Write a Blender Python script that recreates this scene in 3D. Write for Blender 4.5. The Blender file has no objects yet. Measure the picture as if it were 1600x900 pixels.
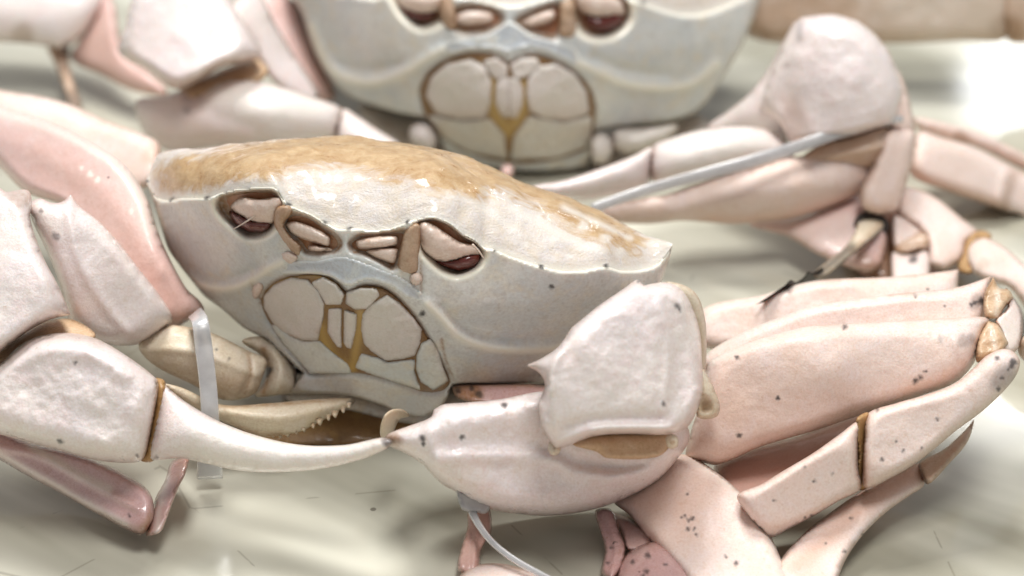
import bpy, math, random
import numpy as np
from mathutils import Vector, Matrix
from mathutils.geometry import delaunay_2d_cdt

random.seed(7); np.random.seed(7)
S = bpy.context.scene
COL = S.collection
S.unit_settings.system = 'METRIC'; S.unit_settings.scale_length = 0.01      # one unit is a centimetre

# ------------------------------------------------------------------ camera
PITCH = math.radians(30.0)
AIM = Vector((0, 0, 0)); DIST = 40.0
cam_d = bpy.data.cameras.new('camera'); cam = bpy.data.objects.new('camera', cam_d); COL.objects.link(cam)
FWD = Vector((0, math.cos(PITCH), -math.sin(PITCH))); UP = Vector((0, math.sin(PITCH), math.cos(PITCH))); RIGHT = Vector((1, 0, 0))
CAM = AIM - FWD * DIST
cam.location = CAM; cam.rotation_euler = (math.pi / 2 - PITCH, 0, 0)
cam_d.sensor_width = 36; cam_d.lens = 72; cam_d.clip_start = 1; cam_d.clip_end = 2000
cam_d.dof.use_dof = True; cam_d.dof.focus_distance = 32.9; cam_d.dof.aperture_fstop = 0.072 / (2 * 0.27)
S.camera = cam
# ------------------------------------------------------------------ world, lamps, exposure
W = bpy.data.worlds.new('World'); S.world = W; W.use_nodes = True
W.node_tree.nodes['Background'].inputs[0].default_value = (0.93, 0.96, 1.0, 1)
W.node_tree.nodes['Background'].inputs[1].default_value = 0.32

def lamp(name, loc, target, power, size, color=(1, 1, 1), shape='SQUARE', size_y=None):
    d = bpy.data.lights.new(name, 'AREA'); d.energy = power; d.size = size; d.shape = shape; d.color = color
    if size_y: d.size_y = size_y
    o = bpy.data.objects.new(name, d); COL.objects.link(o); o.location = loc
    o.rotation_euler = (Vector(target) - Vector(loc)).to_track_quat('-Z', 'Y').to_euler()
    return o
lamp('ceiling_or_fill_lamp', (-12, 40, 118), (0, 0, 0), 134000, 36, (1.0, 0.985, 0.955))
lamp('ceiling_or_fill_lamp', (16, -30, 124), (0, 0, 0), 92000, 34, (1.0, 0.985, 0.965))  # added front fill lamp, lifts the camera-facing sides of the claws
S.view_settings.view_transform = 'Standard'; S.view_settings.look = 'None'
S.view_settings.exposure = 0.05; S.view_settings.gamma = 1.0; S.view_settings.use_curve_mapping = False
S.cycles.use_denoising = True; S.cycles.max_bounces = 8; S.cycles.caustics_reflective = False; S.cycles.caustics_refractive = False

# ------------------------------------------------------------------ where a sight line meets the place
K = 1600 / 2 / math.tan(math.atan(18 / 72))          # focal length in photo pixels
def ray(px, py):
    px = np.asarray(px, float); py = np.asarray(py, float)
    a = (px - 800) / K; b = -(py - 450) / K
    return np.stack([a, FWD.y + b * UP.y, FWD.z + b * UP.z], -1)
CAMV = np.array(CAM)
def t_at_Y(px, py, Y):
    return (np.asarray(Y, float) - CAMV[1]) / ray(px, py)[..., 1]
def pos(px, py, t):
    return CAMV + ray(px, py) * np.asarray(t)[..., None]
def at(px, py, Y):
    return pos(px, py, t_at_Y(px, py, Y))
def t_ground(px, py, h=0.0):
    return (h - CAMV[2]) / ray(px, py)[..., 2]
def project(P):
    d = np.asarray(P) - CAMV
    f = d @ np.array(FWD); u = d @ np.array(UP)
    return np.stack([800 + K * d[:, 0] / f, 450 - K * u / f], -1)
def pxcm(t): return t / K                            # size of one photo pixel at a distance

# lamp whose mirror image lies on the wet table at the upper right
g = pos(np.array(1574.), np.array(134.), t_ground(1574., 134.))
r = ray(1574., 134.); r = r / np.linalg.norm(r); r[2] = -r[2]
LP = g + r * 90
lamp('hanging_lamp', tuple(LP), tuple(g), 850, 6.2, (0.95, 0.98, 1.0), 'ELLIPSE', 5.6)

g2 = pos(np.array(1590.), np.array(655.), t_ground(1590., 655.)); r2 = ray(1590., 655.); r2 = r2 / np.linalg.norm(r2); r2[2] = -r2[2]
lamp('hanging_lamp', tuple(g2 + r2 * 90), tuple(g2), 800, 9, (1, 1, 1), 'ELLIPSE', 3.2)

# ------------------------------------------------------------------ materials
def nt(name):
    m = bpy.data.materials.new(name); m.use_nodes = True
    t = m.node_tree; return m, t, t.nodes, t.links, t.nodes['Principled BSDF']
def mix(N, L, fac, a, b):
    n = N.new('ShaderNodeMix'); n.data_type = 'RGBA'
    for s, v in ((0, fac), (6, a), (7, b)):
        if hasattr(v, 'is_output'): L.new(v, n.inputs[s])
        else: n.inputs[s].default_value = v if s == 0 else (*v, 1)
    return n.outputs[2]
def noise(N, L, co, scale, detail=4, rough=.55, dist=0):
    n = N.new('ShaderNodeTexNoise'); n.inputs['Scale'].default_value = scale; n.inputs['Detail'].default_value = detail
    n.inputs['Roughness'].default_value = rough; n.inputs['Distortion'].default_value = dist
    L.new(co, n.inputs['Vector']); return n.outputs['Fac']
def ramp(N, L, v, lo, hi, a=0.0, b=1.0):
    n = N.new('ShaderNodeMapRange'); n.inputs[1].default_value = lo; n.inputs[2].default_value = hi
    n.inputs[3].default_value = a; n.inputs[4].default_value = b; n.clamp = True
    L.new(v, n.inputs[0]); return n.outputs[0]
def math2(N, L, op, a, b):
    n = N.new('ShaderNodeMath'); n.operation = op
    for i, v in enumerate((a, b)):
        if hasattr(v, 'is_output'): L.new(v, n.inputs[i])
        else: n.inputs[i].default_value = v
    return n.outputs[0]

OCHRE = (0.27, 0.115, 0.020); INK = (0.022, 0.017, 0.018)
def shell(name, base, alt, third, rough=.38, bump=.25, grain=26, sss=.15, specks=0.0, tint=(0.66, 0.38, 0.26), light=(0.86, 0.82, 0.74), mscale=.55, coat=.12):
    m, t, N, L, B = nt(name)
    co = N.new('ShaderNodeTexCoord').outputs['Object']
    big = noise(N, L, co, mscale, 5, .6, .6); mid = noise(N, L, co, 2.4, 6, .62, .4); fine = noise(N, L, co, grain, 5, .6)
    c = mix(N, L, ramp(N, L, big, .36, .66), base, alt)
    c = mix(N, L, ramp(N, L, mid, .50, .72, 0, .75), c, third)
    c = mix(N, L, ramp(N, L, fine, .40, .70, 0, .46), c, tuple(x * y for x, y in zip(alt, (.80, .70, .64))))
    pit = noise(N, L, co, grain * .42, 3, .6)
    c = mix(N, L, ramp(N, L, pit, .58, .72, 0, .5), c, tuple(x * y for x, y in zip(alt, (.82, .72, .62))))
    at_ = N.new('ShaderNodeAttribute'); at_.attribute_name = 'paint'
    sp = N.new('ShaderNodeSeparateColor'); L.new(at_.outputs['Color'], sp.inputs[0])
    jag = ramp(N, L, noise(N, L, co, 9, 5, .6), .25, .75, .55, 1.25)
    c = mix(N, L, at_.outputs['Alpha'], c, tint)
    c = mix(N, L, math2(N, L, 'MULTIPLY', sp.outputs[0], jag), c, OCHRE)
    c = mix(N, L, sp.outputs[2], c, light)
    dark = sp.outputs[1]
    if specks:
        v = N.new('ShaderNodeTexVoronoi'); v.inputs['Scale'].default_value = 3.0; L.new(co, v.inputs['Vector'])
        pick = N.new('ShaderNodeSeparateColor'); L.new(v.outputs['Color'], pick.inputs[0])
        rad = ramp(N, L, pick.outputs[0], 1 - specks, 1.0, 0.0, .17)
        dv = N.new('ShaderNodeMath'); dv.operation = 'SUBTRACT'; L.new(rad, dv.inputs[0])
        dj = math2(N, L, 'ADD', v.outputs['Distance'], ramp(N, L, noise(N, L, co, 14, 3), 0.2, .8, -.05, .05)); L.new(dj, dv.inputs[1])
        d1 = ramp(N, L, dv.outputs[0], 0.0, .05, 0, .85)
        dark = math2(N, L, 'MAXIMUM', dark, d1)
    c = mix(N, L, dark, c, INK)
    L.new(c, B.inputs['Base Color'])
    B.inputs['Subsurface Weight'].default_value = sss
    B.inputs['Subsurface Radius'].default_value = (0.35, 0.18, 0.12); B.inputs['Subsurface Scale'].default_value = 0.6
    L.new(ramp(N, L, mid, .3, .7, rough - .10, rough + .16), B.inputs['Roughness'])
    B.inputs['Coat Weight'].default_value = coat; B.inputs['Coat Roughness'].default_value = .16
    b1 = N.new('ShaderNodeBump'); b1.inputs['Strength'].default_value = bump; b1.inputs['Distance'].default_value = .05
    L.new(math2(N, L, 'ADD', fine, math2(N, L, 'MULTIPLY', noise(N, L, co, 7, 4), .6)), b1.inputs['Height'])
    L.new(b1.outputs[0], B.inputs['Normal'])
    return m

M = {}
M['claw'] = shell('claw_shell', (0.85, 0.77, 0.775), (0.85, 0.775, 0.735), (0.85, 0.69, 0.68), bump=.3, grain=24, coat=.4, rough=.34, mscale=.75)
M['claw_cream'] = shell('cream_claw_shell', (0.74, 0.66, 0.54), (0.66, 0.56, 0.40), (0.76, 0.68, 0.60), bump=.3)
M['leg'] = shell('pink_leg_shell', (0.82, 0.695, 0.645), (0.80, 0.635, 0.55), (0.82, 0.71, 0.69), bump=.2, specks=.03, sss=.2, rough=.46, coat=.08)
M['rose'] = shell('rose_leg_shell', (0.78, 0.565, 0.53), (0.75, 0.51, 0.465), (0.80, 0.63, 0.605), bump=.2, sss=.2, specks=.03, coat=.4)
M['mauve'] = shell('mauve_leg_shell', (0.60, 0.40, 0.40), (0.55, 0.33, 0.30), (0.66, 0.48, 0.44), bump=.3, coat=.9, rough=.3, specks=.06)
M['face'] = shell('grey_front_shell', (0.70, 0.70, 0.655), (0.57, 0.61, 0.62), (0.70, 0.63, 0.49), bump=.2, rough=.36, grain=18, coat=.6, mscale=.9, light=(.88, .84, .71))
M['plate'] = shell('mouth_plate_shell', (0.68, 0.61, 0.59), (0.60, 0.57, 0.51), (0.72, 0.64, 0.62), bump=.25, coat=.3)
M['antenna'] = shell('antenna_shell', (0.50, 0.36, 0.25), (0.42, 0.28, 0.18), (0.58, 0.44, 0.34), bump=.3)
M['rodlet'] = shell('eyestalk_shell', (0.76, 0.64, 0.56), (0.70, 0.54, 0.45), (0.78, 0.70, 0.64), bump=.25, coat=.5)
M['membrane'] = shell('joint_membrane', (0.66, 0.47, 0.30), (0.56, 0.36, 0.20), (0.72, 0.56, 0.40), bump=.35, coat=.3, rough=.45)
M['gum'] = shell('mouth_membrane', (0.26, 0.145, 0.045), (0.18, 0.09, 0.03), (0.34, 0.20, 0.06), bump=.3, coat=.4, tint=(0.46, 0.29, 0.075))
M['ridge'] = shell('bluish_mouth_ridge', (0.56, 0.60, 0.63), (0.48, 0.53, 0.58), (0.66, 0.66, 0.60), bump=.15, coat=.6, rough=.3, light=(.86, .85, .78))
M['socket'] = shell('eye_socket', (0.40, 0.19, 0.085), (0.30, 0.11, 0.05), (0.50, 0.29, 0.15), bump=.3, coat=.4)
M['tawny'] = shell('tawny_leg_shell', (0.66, 0.51, 0.40), (0.58, 0.41, 0.29), (0.72, 0.61, 0.54), bump=.2)

def carapace_mat():
    m, t, N, L, B = nt('carapace_shell')
    co = N.new('ShaderNodeTexCoord').outputs['Object']
    at_ = N.new('ShaderNodeAttribute'); at_.attribute_name = 'paint'
    sp = N.new('ShaderNodeSeparateColor'); L.new(at_.outputs['Color'], sp.inputs[0])
    mp = N.new('ShaderNodeMapping'); mp.inputs['Scale'].default_value = (.55, 1.5, 1.2); mp.inputs['Rotation'].default_value = (0, 0, .5); L.new(co, mp.inputs[0])
    st = noise(N, L, mp.outputs[0], 2.9, 9, .72, 1.1); mid = noise(N, L, co, 4.2, 7, .66, .6); fine = noise(N, L, co, 24, 5, .6)
    white = mix(N, L, ramp(N, L, mid, .35, .65), (0.72, 0.675, 0.655), (0.71, 0.63, 0.53))
    tan = mix(N, L, ramp(N, L, mid, .35, .68), (0.44, 0.255, 0.105), (0.64, 0.46, 0.26))
    v = math2(N, L, 'ADD', at_.outputs['Alpha'], ramp(N, L, st, .28, .72, -.42, .42))
    c = mix(N, L, ramp(N, L, v, .26, .74), white, tan)
    c = mix(N, L, ramp(N, L, fine, .35, .75, 0, .22), c, (0.5, 0.32, 0.16))
    c = mix(N, L, sp.outputs[2], c, (0.82, 0.78, 0.72))
    c = mix(N, L, sp.outputs[0], c, OCHRE)
    c = mix(N, L, sp.outputs[1], c, INK)
    L.new(c, B.inputs['Base Color'])
    B.inputs['Subsurface Weight'].default_value = .1; B.inputs['Subsurface Radius'].default_value = (.3, .18, .1); B.inputs['Subsurface Scale'].default_value = .5
    L.new(ramp(N, L, mid, .3, .7, .24, .46), B.inputs['Roughness'])
    B.inputs['Coat Weight'].default_value = .55; B.inputs['Coat Roughness'].default_value = .10
    b = N.new('ShaderNodeBump'); b.inputs['Strength'].default_value = .5; b.inputs['Distance'].default_value = .06
    h = math2(N, L, 'ADD', math2(N, L, 'MULTIPLY', fine, .5), math2(N, L, 'MULTIPLY', st, 1.1)); L.new(h, b.inputs['Height'])
    L.new(b.outputs[0], B.inputs['Normal']); return m
M['carapace'] = carapace_mat()

def simple(name, col, rough, sss=0, coat=0, trans=0, alpha=None):
    m, t, N, L, B = nt(name)
    co = N.new('ShaderNodeTexCoord').outputs['Object']
    n = noise(N, L, co, 6, 5)
    L.new(mix(N, L, ramp(N, L, n, .3, .7), tuple(x * .85 for x in col), col), B.inputs['Base Color'])
    B.inputs['Roughness'].default_value = rough; B.inputs['Coat Weight'].default_value = coat
    B.inputs['Subsurface Weight'].default_value = sss; B.inputs['Subsurface Radius'].default_value = (.3, .3, .3)
    B.inputs['Transmission Weight'].default_value = trans
    return m
M['cornea'] = simple('dark_red_cornea', (0.11, 0.016, 0.010), .18, coat=.4)
M['plastic'] = simple('milky_plastic', (0.78, 0.78, 0.79), .28, sss=.2, trans=.5)
M['tip'] = simple('dark_claw_tip', (0.16, 0.085, 0.055), .4)
M['ink'] = simple('blackened_leg_tip', (0.022, 0.014, 0.010), .6)
M['seam'] = shell('brown_joint_seam', (0.50, 0.31, 0.14), (0.40, 0.23, 0.09), (0.58, 0.40, 0.20), bump=.3)

def table_mat():
    m, t, N, L, B = nt('wet_table')
    co = N.new('ShaderNodeTexCoord').outputs['Object']
    m0 = N.new('ShaderNodeMapping'); m0.inputs['Rotation'].default_value = (0, 0, .62); L.new(co, m0.inputs[0])
    mp = N.new('ShaderNodeMapping'); mp.inputs['Scale'].default_value = (.17, .80, 1); L.new(m0.outputs[0], mp.inputs[0])
    st = noise(N, L, mp.outputs[0], .50, 3, .45, .5); big = noise(N, L, co, .10, 4, .5, .3); fine = noise(N, L, co, 9, 5)
    c = mix(N, L, ramp(N, L, st, .38, .58), (0.34, 0.325, 0.25), (0.69, 0.675, 0.57))
    c = mix(N, L, ramp(N, L, big, .42, .62, 0, .55), c, (0.42, 0.41, 0.33))
    v = N.new('ShaderNodeTexVoronoi'); v.inputs['Scale'].default_value = .9; L.new(co, v.inputs['Vector'])
    pk = N.new('ShaderNodeSeparateColor'); L.new(v.outputs['Color'], pk.inputs[0])
    dd = math2(N, L, 'SUBTRACT', ramp(N, L, pk.outputs[0], .55, 1, 0, .06), v.outputs['Distance'])
    c = mix(N, L, ramp(N, L, dd, 0, .015, 0, .75), c, (0.10, 0.08, 0.06))
    v2 = N.new('ShaderNodeTexVoronoi'); v2.feature = 'DISTANCE_TO_EDGE'; v2.inputs['Scale'].default_value = .22; L.new(co, v2.inputs['Vector'])
    c = mix(N, L, ramp(N, L, math2(N, L, 'ADD', v2.outputs['Distance'], ramp(N, L, noise(N, L, co, .8, 3), .45, .6, 0, .03)), 0.0, .006, .45, 0), c, (0.14, 0.12, 0.08))
    L.new(c, B.inputs['Base Color'])
    L.new(ramp(N, L, st, .35, .65, .50, .34), B.inputs['Roughness'])
    B.inputs['Coat Weight'].default_value = 1.0; B.inputs['Coat Roughness'].default_value = .10
    b = N.new('ShaderNodeBump'); b.inputs['Strength'].default_value = .10; b.inputs['Distance'].default_value = .12
    L.new(math2(N, L, 'ADD', st, math2(N, L, 'MULTIPLY', fine, .02)), b.inputs['Height'])
    L.new(b.outputs[0], B.inputs['Normal']); return m
M['table'] = table_mat()

# ------------------------------------------------------------------ shaping helpers
def catmull(P, closed, step):
    """points (x, y, ...[, corner]) -> evenly spaced smooth curve"""
    P = np.asarray(P, float); n = len(P); out = []
    segs = n if closed else n - 1
    for i in range(segs):
        p1, p2 = P[i], P[(i + 1) % n]
        p0 = P[(i - 1) % n] if closed or i > 0 else p1
        p3 = P[(i + 2) % n] if closed or i + 2 < n else p2
        m = max(2, int(np.linalg.norm((p2 - p1)[:2]) / step * 2) + 1)
        # chord-aware tangents keep short and long spans from overshooting
        d1 = np.linalg.norm((p2 - p1)[:2]) + 1e-9; d0 = np.linalg.norm((p1 - p0)[:2]) + 1e-9; d2 = np.linalg.norm((p3 - p2)[:2]) + 1e-9
        m1 = (p2 - p0) / (d0 + d1) * d1 if d0 > 1e-6 else (p2 - p1); m2 = (p3 - p1) / (d1 + d2) * d1 if d2 > 1e-6 else (p2 - p1)
        for k in range(m):
            s = k / m
            out.append((2*s**3-3*s**2+1)*p1 + (s**3-2*s**2+s)*m1 + (-2*s**3+3*s**2)*p2 + (s**3-s**2)*m2)
    if not closed: out.append(P[-1])
    C = np.array(out)
    if closed: C = np.vstack([C, C[:1]])
    L_ = np.r_[0, np.cumsum(np.linalg.norm(np.diff(C[:, :2], axis=0), axis=1))]
    k = max(6, int(L_[-1] / step))
    q = np.linspace(0, L_[-1], k + 1)
    R_ = np.stack([np.interp(q, L_, C[:, j]) for j in range(C.shape[1])], -1)
    return R_[:-1] if closed else R_

def outline(pts, step):
    """closed outline; a third value 1 marks a sharp corner, the curve is smoothed between corners"""
    cs = [i for i, p in enumerate(pts) if len(p) > 2 and p[2]]
    P = [p[:2] for p in pts]
    if not cs: return catmull(P, True, step)
    out = []
    for a, b in zip(cs, cs[1:] + [cs[0] + len(P)]):
        seg = [P[i % len(P)] for i in range(a, b + 1)]
        out.append(catmull(seg, False, step)[:-1])
    return np.vstack(out)

def inside(poly, X):
    x, y = X[:, 0], X[:, 1]; c = np.zeros(len(X), bool); n = len(poly)
    for i in range(n):
        x1, y1 = poly[i]; x2, y2 = poly[(i + 1) % n]
        if y1 == y2: continue
        k = (y1 > y) != (y2 > y)
        c ^= k & (x < (x2 - x1) * (y - y1) / (y2 - y1) + x1)
    return c

def seg_dist(poly, X, closed):
    poly = np.asarray(poly, float); best = np.full(len(X), 1e9); n = len(poly)
    if n == 1: return np.linalg.norm(X - poly[0], axis=1)
    for i in range(n if closed else n - 1):
        a = poly[i]; d = poly[(i + 1) % n] - a; L2 = d @ d + 1e-12
        s = np.clip(((X - a) @ d) / L2, 0, 1)
        best = np.minimum(best, np.linalg.norm(X - a - s[:, None] * d, axis=1))
    return best

def tps(ctrl):
    """smooth depth through control points (px, py, t)"""
    C = np.array(ctrl, float); X = C[:, :2] / 400; n = len(C)
    if n < 3:
        c = C[:, 2].mean(); return lambda Q: np.full(len(Q), c)
    def U(r): return np.where(r > 1e-9, r * r * np.log(r + 1e-12), 0)
    Km = U(np.linalg.norm(X[:, None] - X[None], axis=2)) + np.eye(n) * 1e-4
    Pm = np.c_[np.ones(n), X]
    A = np.block([[Km, Pm], [Pm.T, np.zeros((3, 3))]])
    w = np.linalg.lstsq(A, np.r_[C[:, 2], np.zeros(3)], rcond=None)[0]
    def f(Q):
        q = np.asarray(Q, float) / 400
        return U(np.linalg.norm(q[:, None] - X[None], axis=2)) @ w[:n] + np.c_[np.ones(len(q)), q] @ w[n:]
    return f
def depth(ctrl):
    """control points (px, py, Y) -> smooth depth function"""
    return tps([(x, y, float(t_at_Y(x, y, Y))) for x, y, Y in ctrl])

def poisson(n, tris, fixed):
    E = np.vstack([tris[:, [0, 1]], tris[:, [1, 2]], tris[:, [2, 0]]]); E = np.vstack([E, E[:, ::-1]])
    E = np.unique(E, axis=0); a, b = E[:, 0], E[:, 1]
    deg = np.bincount(a, minlength=n).astype(float); free = ~fixed
    def A(x): return (deg * x - np.bincount(a, weights=x[b], minlength=n)) * free
    x = np.zeros(n); r_ = free * 1.0; p = r_.copy(); rs = r_ @ r_
    for _ in range(600):
        Ap = A(p); al = rs / (p @ Ap + 1e-30); x += al * p; r_ = r_ - al * Ap; rn = r_ @ r_
        if rn < 1e-7 * n: break
        p = r_ + rn / rs * p; rs = rn
    return np.maximum(x, 0)

def grow(B, g):
    """move a closed outline outwards by g pixels"""
    d = np.roll(B, -1, 0) - np.roll(B, 1, 0); n = np.stack([d[:, 1], -d[:, 0]], -1); n /= np.linalg.norm(n, axis=1)[:, None] + 1e-9
    a = np.sum(B[:, 0] * np.roll(B[:, 1], -1) - np.roll(B[:, 0], -1) * B[:, 1])
    return B + n * g * (1 if a > 0 else -1)

def fill(pts, sp, g=0.0):
    B = outline(pts, sp)
    if g: B = grow(B, g)
    lo, hi = B.min(0), B.max(0)
    gx = np.arange(lo[0], hi[0], sp); gy = np.arange(lo[1], hi[1], sp * .866)
    G = np.array([(x + (sp / 2 if j % 2 else 0), y) for j, y in enumerate(gy) for x in gx])
    if len(G):
        G = G[inside(B, G)]; G = G[seg_dist(B, G, True) > sp * .55] if len(G) else G
    V = np.vstack([B, G]) if len(G) else B
    nb = len(B)
    o = delaunay_2d_cdt([Vector(v) for v in V], [(i, (i + 1) % nb) for i in range(nb)], [], 1, 1e-5, True)
    P = np.array([v[:] for v in o[0]]); T = np.array([f for f in o[2] if len(f) == 3]); T = T[inside(B, P[T].mean(1))]
    fixed = np.array([any(i < nb for i in src) or len(src) == 0 for src in o[3]])
    a = P[T[:, 1]] - P[T[:, 0]]; b = P[T[:, 2]] - P[T[:, 0]]
    fl = (a[:, 0] * b[:, 1] - a[:, 1] * b[:, 0]) > 0          # picture y runs down: clockwise faces look at the viewer
    T[fl] = T[fl][:, [0, 2, 1]]
    return P, T, fixed

CH = {'stain_shade': 0, 'dark': 1, 'light': 2, 'tint': 3}
def weights(item, X):
    """how much a drawn line, dot or patch covers each point"""
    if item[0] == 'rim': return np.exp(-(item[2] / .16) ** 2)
    kind, pts, w = item[0], np.asarray(item[1], float), item[2]
    if kind == 'dots':
        out = np.zeros(len(X))
        for p in pts:                                    # every fleck has its own size, stretch and lean
            q = X - p[:2]; k = int(abs(p[0] * 7.3 + p[1] * 3.1)) % 97; a = k * .37; f = .62 + (k % 11) / 18; e = 1 + (k % 7) / 14
            w = item[2] * (.86 if len(pts) > 1 else 1); u = q[:, 0] * math.cos(a) + q[:, 1] * math.sin(a); v_ = (q[:, 1] * math.cos(a) - q[:, 0] * math.sin(a)) * e
            ang = np.arctan2(v_, u); d = np.hypot(u, v_) * (1 + .10 * np.sin(3 * ang + k))
            out = np.maximum(out, np.clip((w * f - d) / (w * f * .5) + .2, 0, 1))
        return out
    if kind == 'line':
        p = catmull(pts, False, 8) if len(pts) > 2 else pts
        return np.exp(-(seg_dist(p, X, False) / w) ** 2)
    p = outline([tuple(q) for q in pts], 6)
    s = seg_dist(p, X, True) * np.where(inside(p, X), 1, -1)
    q = np.clip(s / w * .5 + .5, 0, 1); return q * q * (3 - 2 * q)

def mesh_object(name, V, F, mat, parent=None, X=None, paint=(), base=None):
    V = V.copy(); V[:, 2] = np.maximum(V[:, 2], .012)
    if parent is not None:
        o0 = parent
        off = np.array(o0['origin']); V = V - off
    me = bpy.data.meshes.new(name); me.from_pydata(V.tolist(), [], [list(map(int, f)) for f in F]); me.update()
    me.polygons.foreach_set('use_smooth', [True] * len(me.polygons))
    col = np.zeros((len(V), 4), np.float32)
    if paint and X is not None:
        for it in paint:
            c = CH[it[3]]; s = it[4] if len(it) > 4 else 1.0
            col[:, c] = np.maximum(col[:, c], weights(it, X) * s)
    at_ = me.attributes.new('paint', 'FLOAT_COLOR', 'POINT'); at_.data.foreach_set('color', col.ravel())
    me.materials.append(mat if not isinstance(mat, str) else M[mat])
    o = bpy.data.objects.new(name, me); COL.objects.link(o)
    if parent is not None:
        o.parent = parent; o['origin'] = list(parent['origin'])
    return o

def rough_noise(V, amp, scale):
    from mathutils import noise as mn
    return np.array([mn.fractal(Vector(v) * scale, .7, 2.1, 4) for v in V]) * amp

def pillow(name, pts, ctrl, T, parent, mat, back=None, sp=5, p=.5, feats=(), paint=(), rough=.02, rs=1.6, plateau=None, g=0.0, margin=.36):
    """a solid, rounded shell: outline, distance, real thickness in cm in front and behind, drawn ridges and grooves"""
    X, F, fixed = fill(pts, sp, g)
    phi = poisson(len(X), F, fixed)
    s = np.sqrt(phi / phi.max())
    h = s ** (2 * p) if plateau is None else np.sin(np.clip(s / plateau, 0, 1) * math.pi / 2)
    base = depth(ctrl)(X) if not callable(ctrl) else ctrl(X)
    hf = T * h
    edge = np.clip(s * 4, 0, 1)
    for it in feats: hf = hf + weights(it, X) * it[3] * edge
    if rough: hf = hf + rough_noise(np.c_[X / 80, base], rough, rs) * edge
    bk = T if back is None else back
    n = len(X); fr = pos(X[:, 0], X[:, 1], base - hf)
    inner = np.where(~fixed)[0]; idx = np.arange(n); idx[inner] = n + np.arange(len(inner))
    bp = pos(X[inner, 0], X[inner, 1], base[inner] + bk * h[inner])
    V = np.vstack([fr, bp]); FB = idx[F][:, ::-1]
    keep = ~np.all(fixed[F], axis=1)
    FA = np.vstack([F, FB[keep]]) if keep.any() else F
    XX = np.vstack([X, X[inner]])
    if margin: paint = list(paint) + [('rim', None, np.r_[s, s[inner]], 'stain_shade', margin)]
    return mesh_object(name, V, FA, mat, parent, XX, paint)

def tube(name, path, parent, mat, ratio=1.0, seg=14, step=6, paint=(), cap=True, rough=0.0):
    """a round limb along (px, py, Y, width in px)"""
    C = catmull(path, False, step)
    t = t_at_Y(C[:, 0], C[:, 1], C[:, 2]); P = pos(C[:, 0], C[:, 1], t); R_ = C[:, 3] / 2 * pxcm(t)
    V = []; F = []; n = len(P)
    for i in range(n):
        d = P[min(i + 1, n - 1)] - P[max(i - 1, 0)]; d /= np.linalg.norm(d)
        v = P[i] - CAMV; v /= np.linalg.norm(v)
        a = np.cross(d, v); a /= np.linalg.norm(a) + 1e-9; b = np.cross(a, d)
        for k in range(seg):
            q = 2 * math.pi * k / seg
            V.append(P[i] + (a * math.cos(q) + b * math.sin(q) * ratio) * R_[i])
    for i in range(n - 1):
        for k in range(seg):
            F.append((i*seg+k, i*seg+(k+1) % seg, (i+1)*seg+(k+1) % seg, (i+1)*seg+k))
    V.append(P[0]); V.append(P[-1]); e = len(V)
    for k in range(seg):
        F.append((e - 2, (k+1) % seg, k)); F.append((e - 1, (n-1)*seg+k, (n-1)*seg+(k+1) % seg))
    V = np.array(V)
    return mesh_object(name, V, F, mat, parent, project(V), paint)

def strip(name, path, parent, mat, thick=.07, label=None):
    """a flat band of real thickness along (px, py, Y, width in px)"""
    C = catmull(path, False, 6); t = t_at_Y(C[:, 0], C[:, 1], C[:, 2]); P = pos(C[:, 0], C[:, 1], t); n = len(P)
    V = []; F = []
    for i in range(n):
        d = P[min(i + 1, n - 1)] - P[max(i - 1, 0)]; d /= np.linalg.norm(d) + 1e-9
        v = P[i] - CAMV; v /= np.linalg.norm(v)
        a = np.cross(d, v); a /= np.linalg.norm(a) + 1e-9; b = np.cross(a, d)
        w = C[i, 3] / 2 * pxcm(t[i]); h = thick / 2
        for (x, y) in ((-w, -h*.5), (-w*.86, -h), (w*.86, -h), (w, -h*.5), (w, h*.5), (w*.86, h), (-w*.86, h), (-w, h*.5)):
            V.append(P[i] + a * x + b * y)
    for i in range(n - 1):
        for k in range(8): F.append((i*8+k, i*8+(k+1) % 8, (i+1)*8+(k+1) % 8, (i+1)*8+k))
    F.append(tuple(range(7, -1, -1))); F.append(tuple(range((n-1)*8, n*8)))
    return mesh_object(name, np.array(V), F, mat, parent)

def thing(name, label, cat, loc, group=None):
    o = bpy.data.objects.new(name, None); COL.objects.link(o); o.location = loc; o['origin'] = list(map(float, loc))
    o['label'] = label; o['category'] = cat; o.empty_display_size = 1
    if group: o['group'] = group
    return o
def part(name, parent, label=None):
    o = bpy.data.objects.new(name, None); COL.objects.link(o); o.parent = parent; o['origin'] = list(parent['origin'])
    if label: o['label'] = label
    return o

# ------------------------------------------------------------------ the table
me = bpy.data.meshes.new('table'); sz = 150
me.from_pydata([(-sz, -sz, 0), (sz, -sz, 0), (sz, sz, 0), (-sz, sz, 0)], [], [(0, 1, 2, 3)]); me.materials.append(M['table'])
tab = bpy.data.objects.new('table', me); COL.objects.link(tab); tab['kind'] = 'structure'

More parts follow.
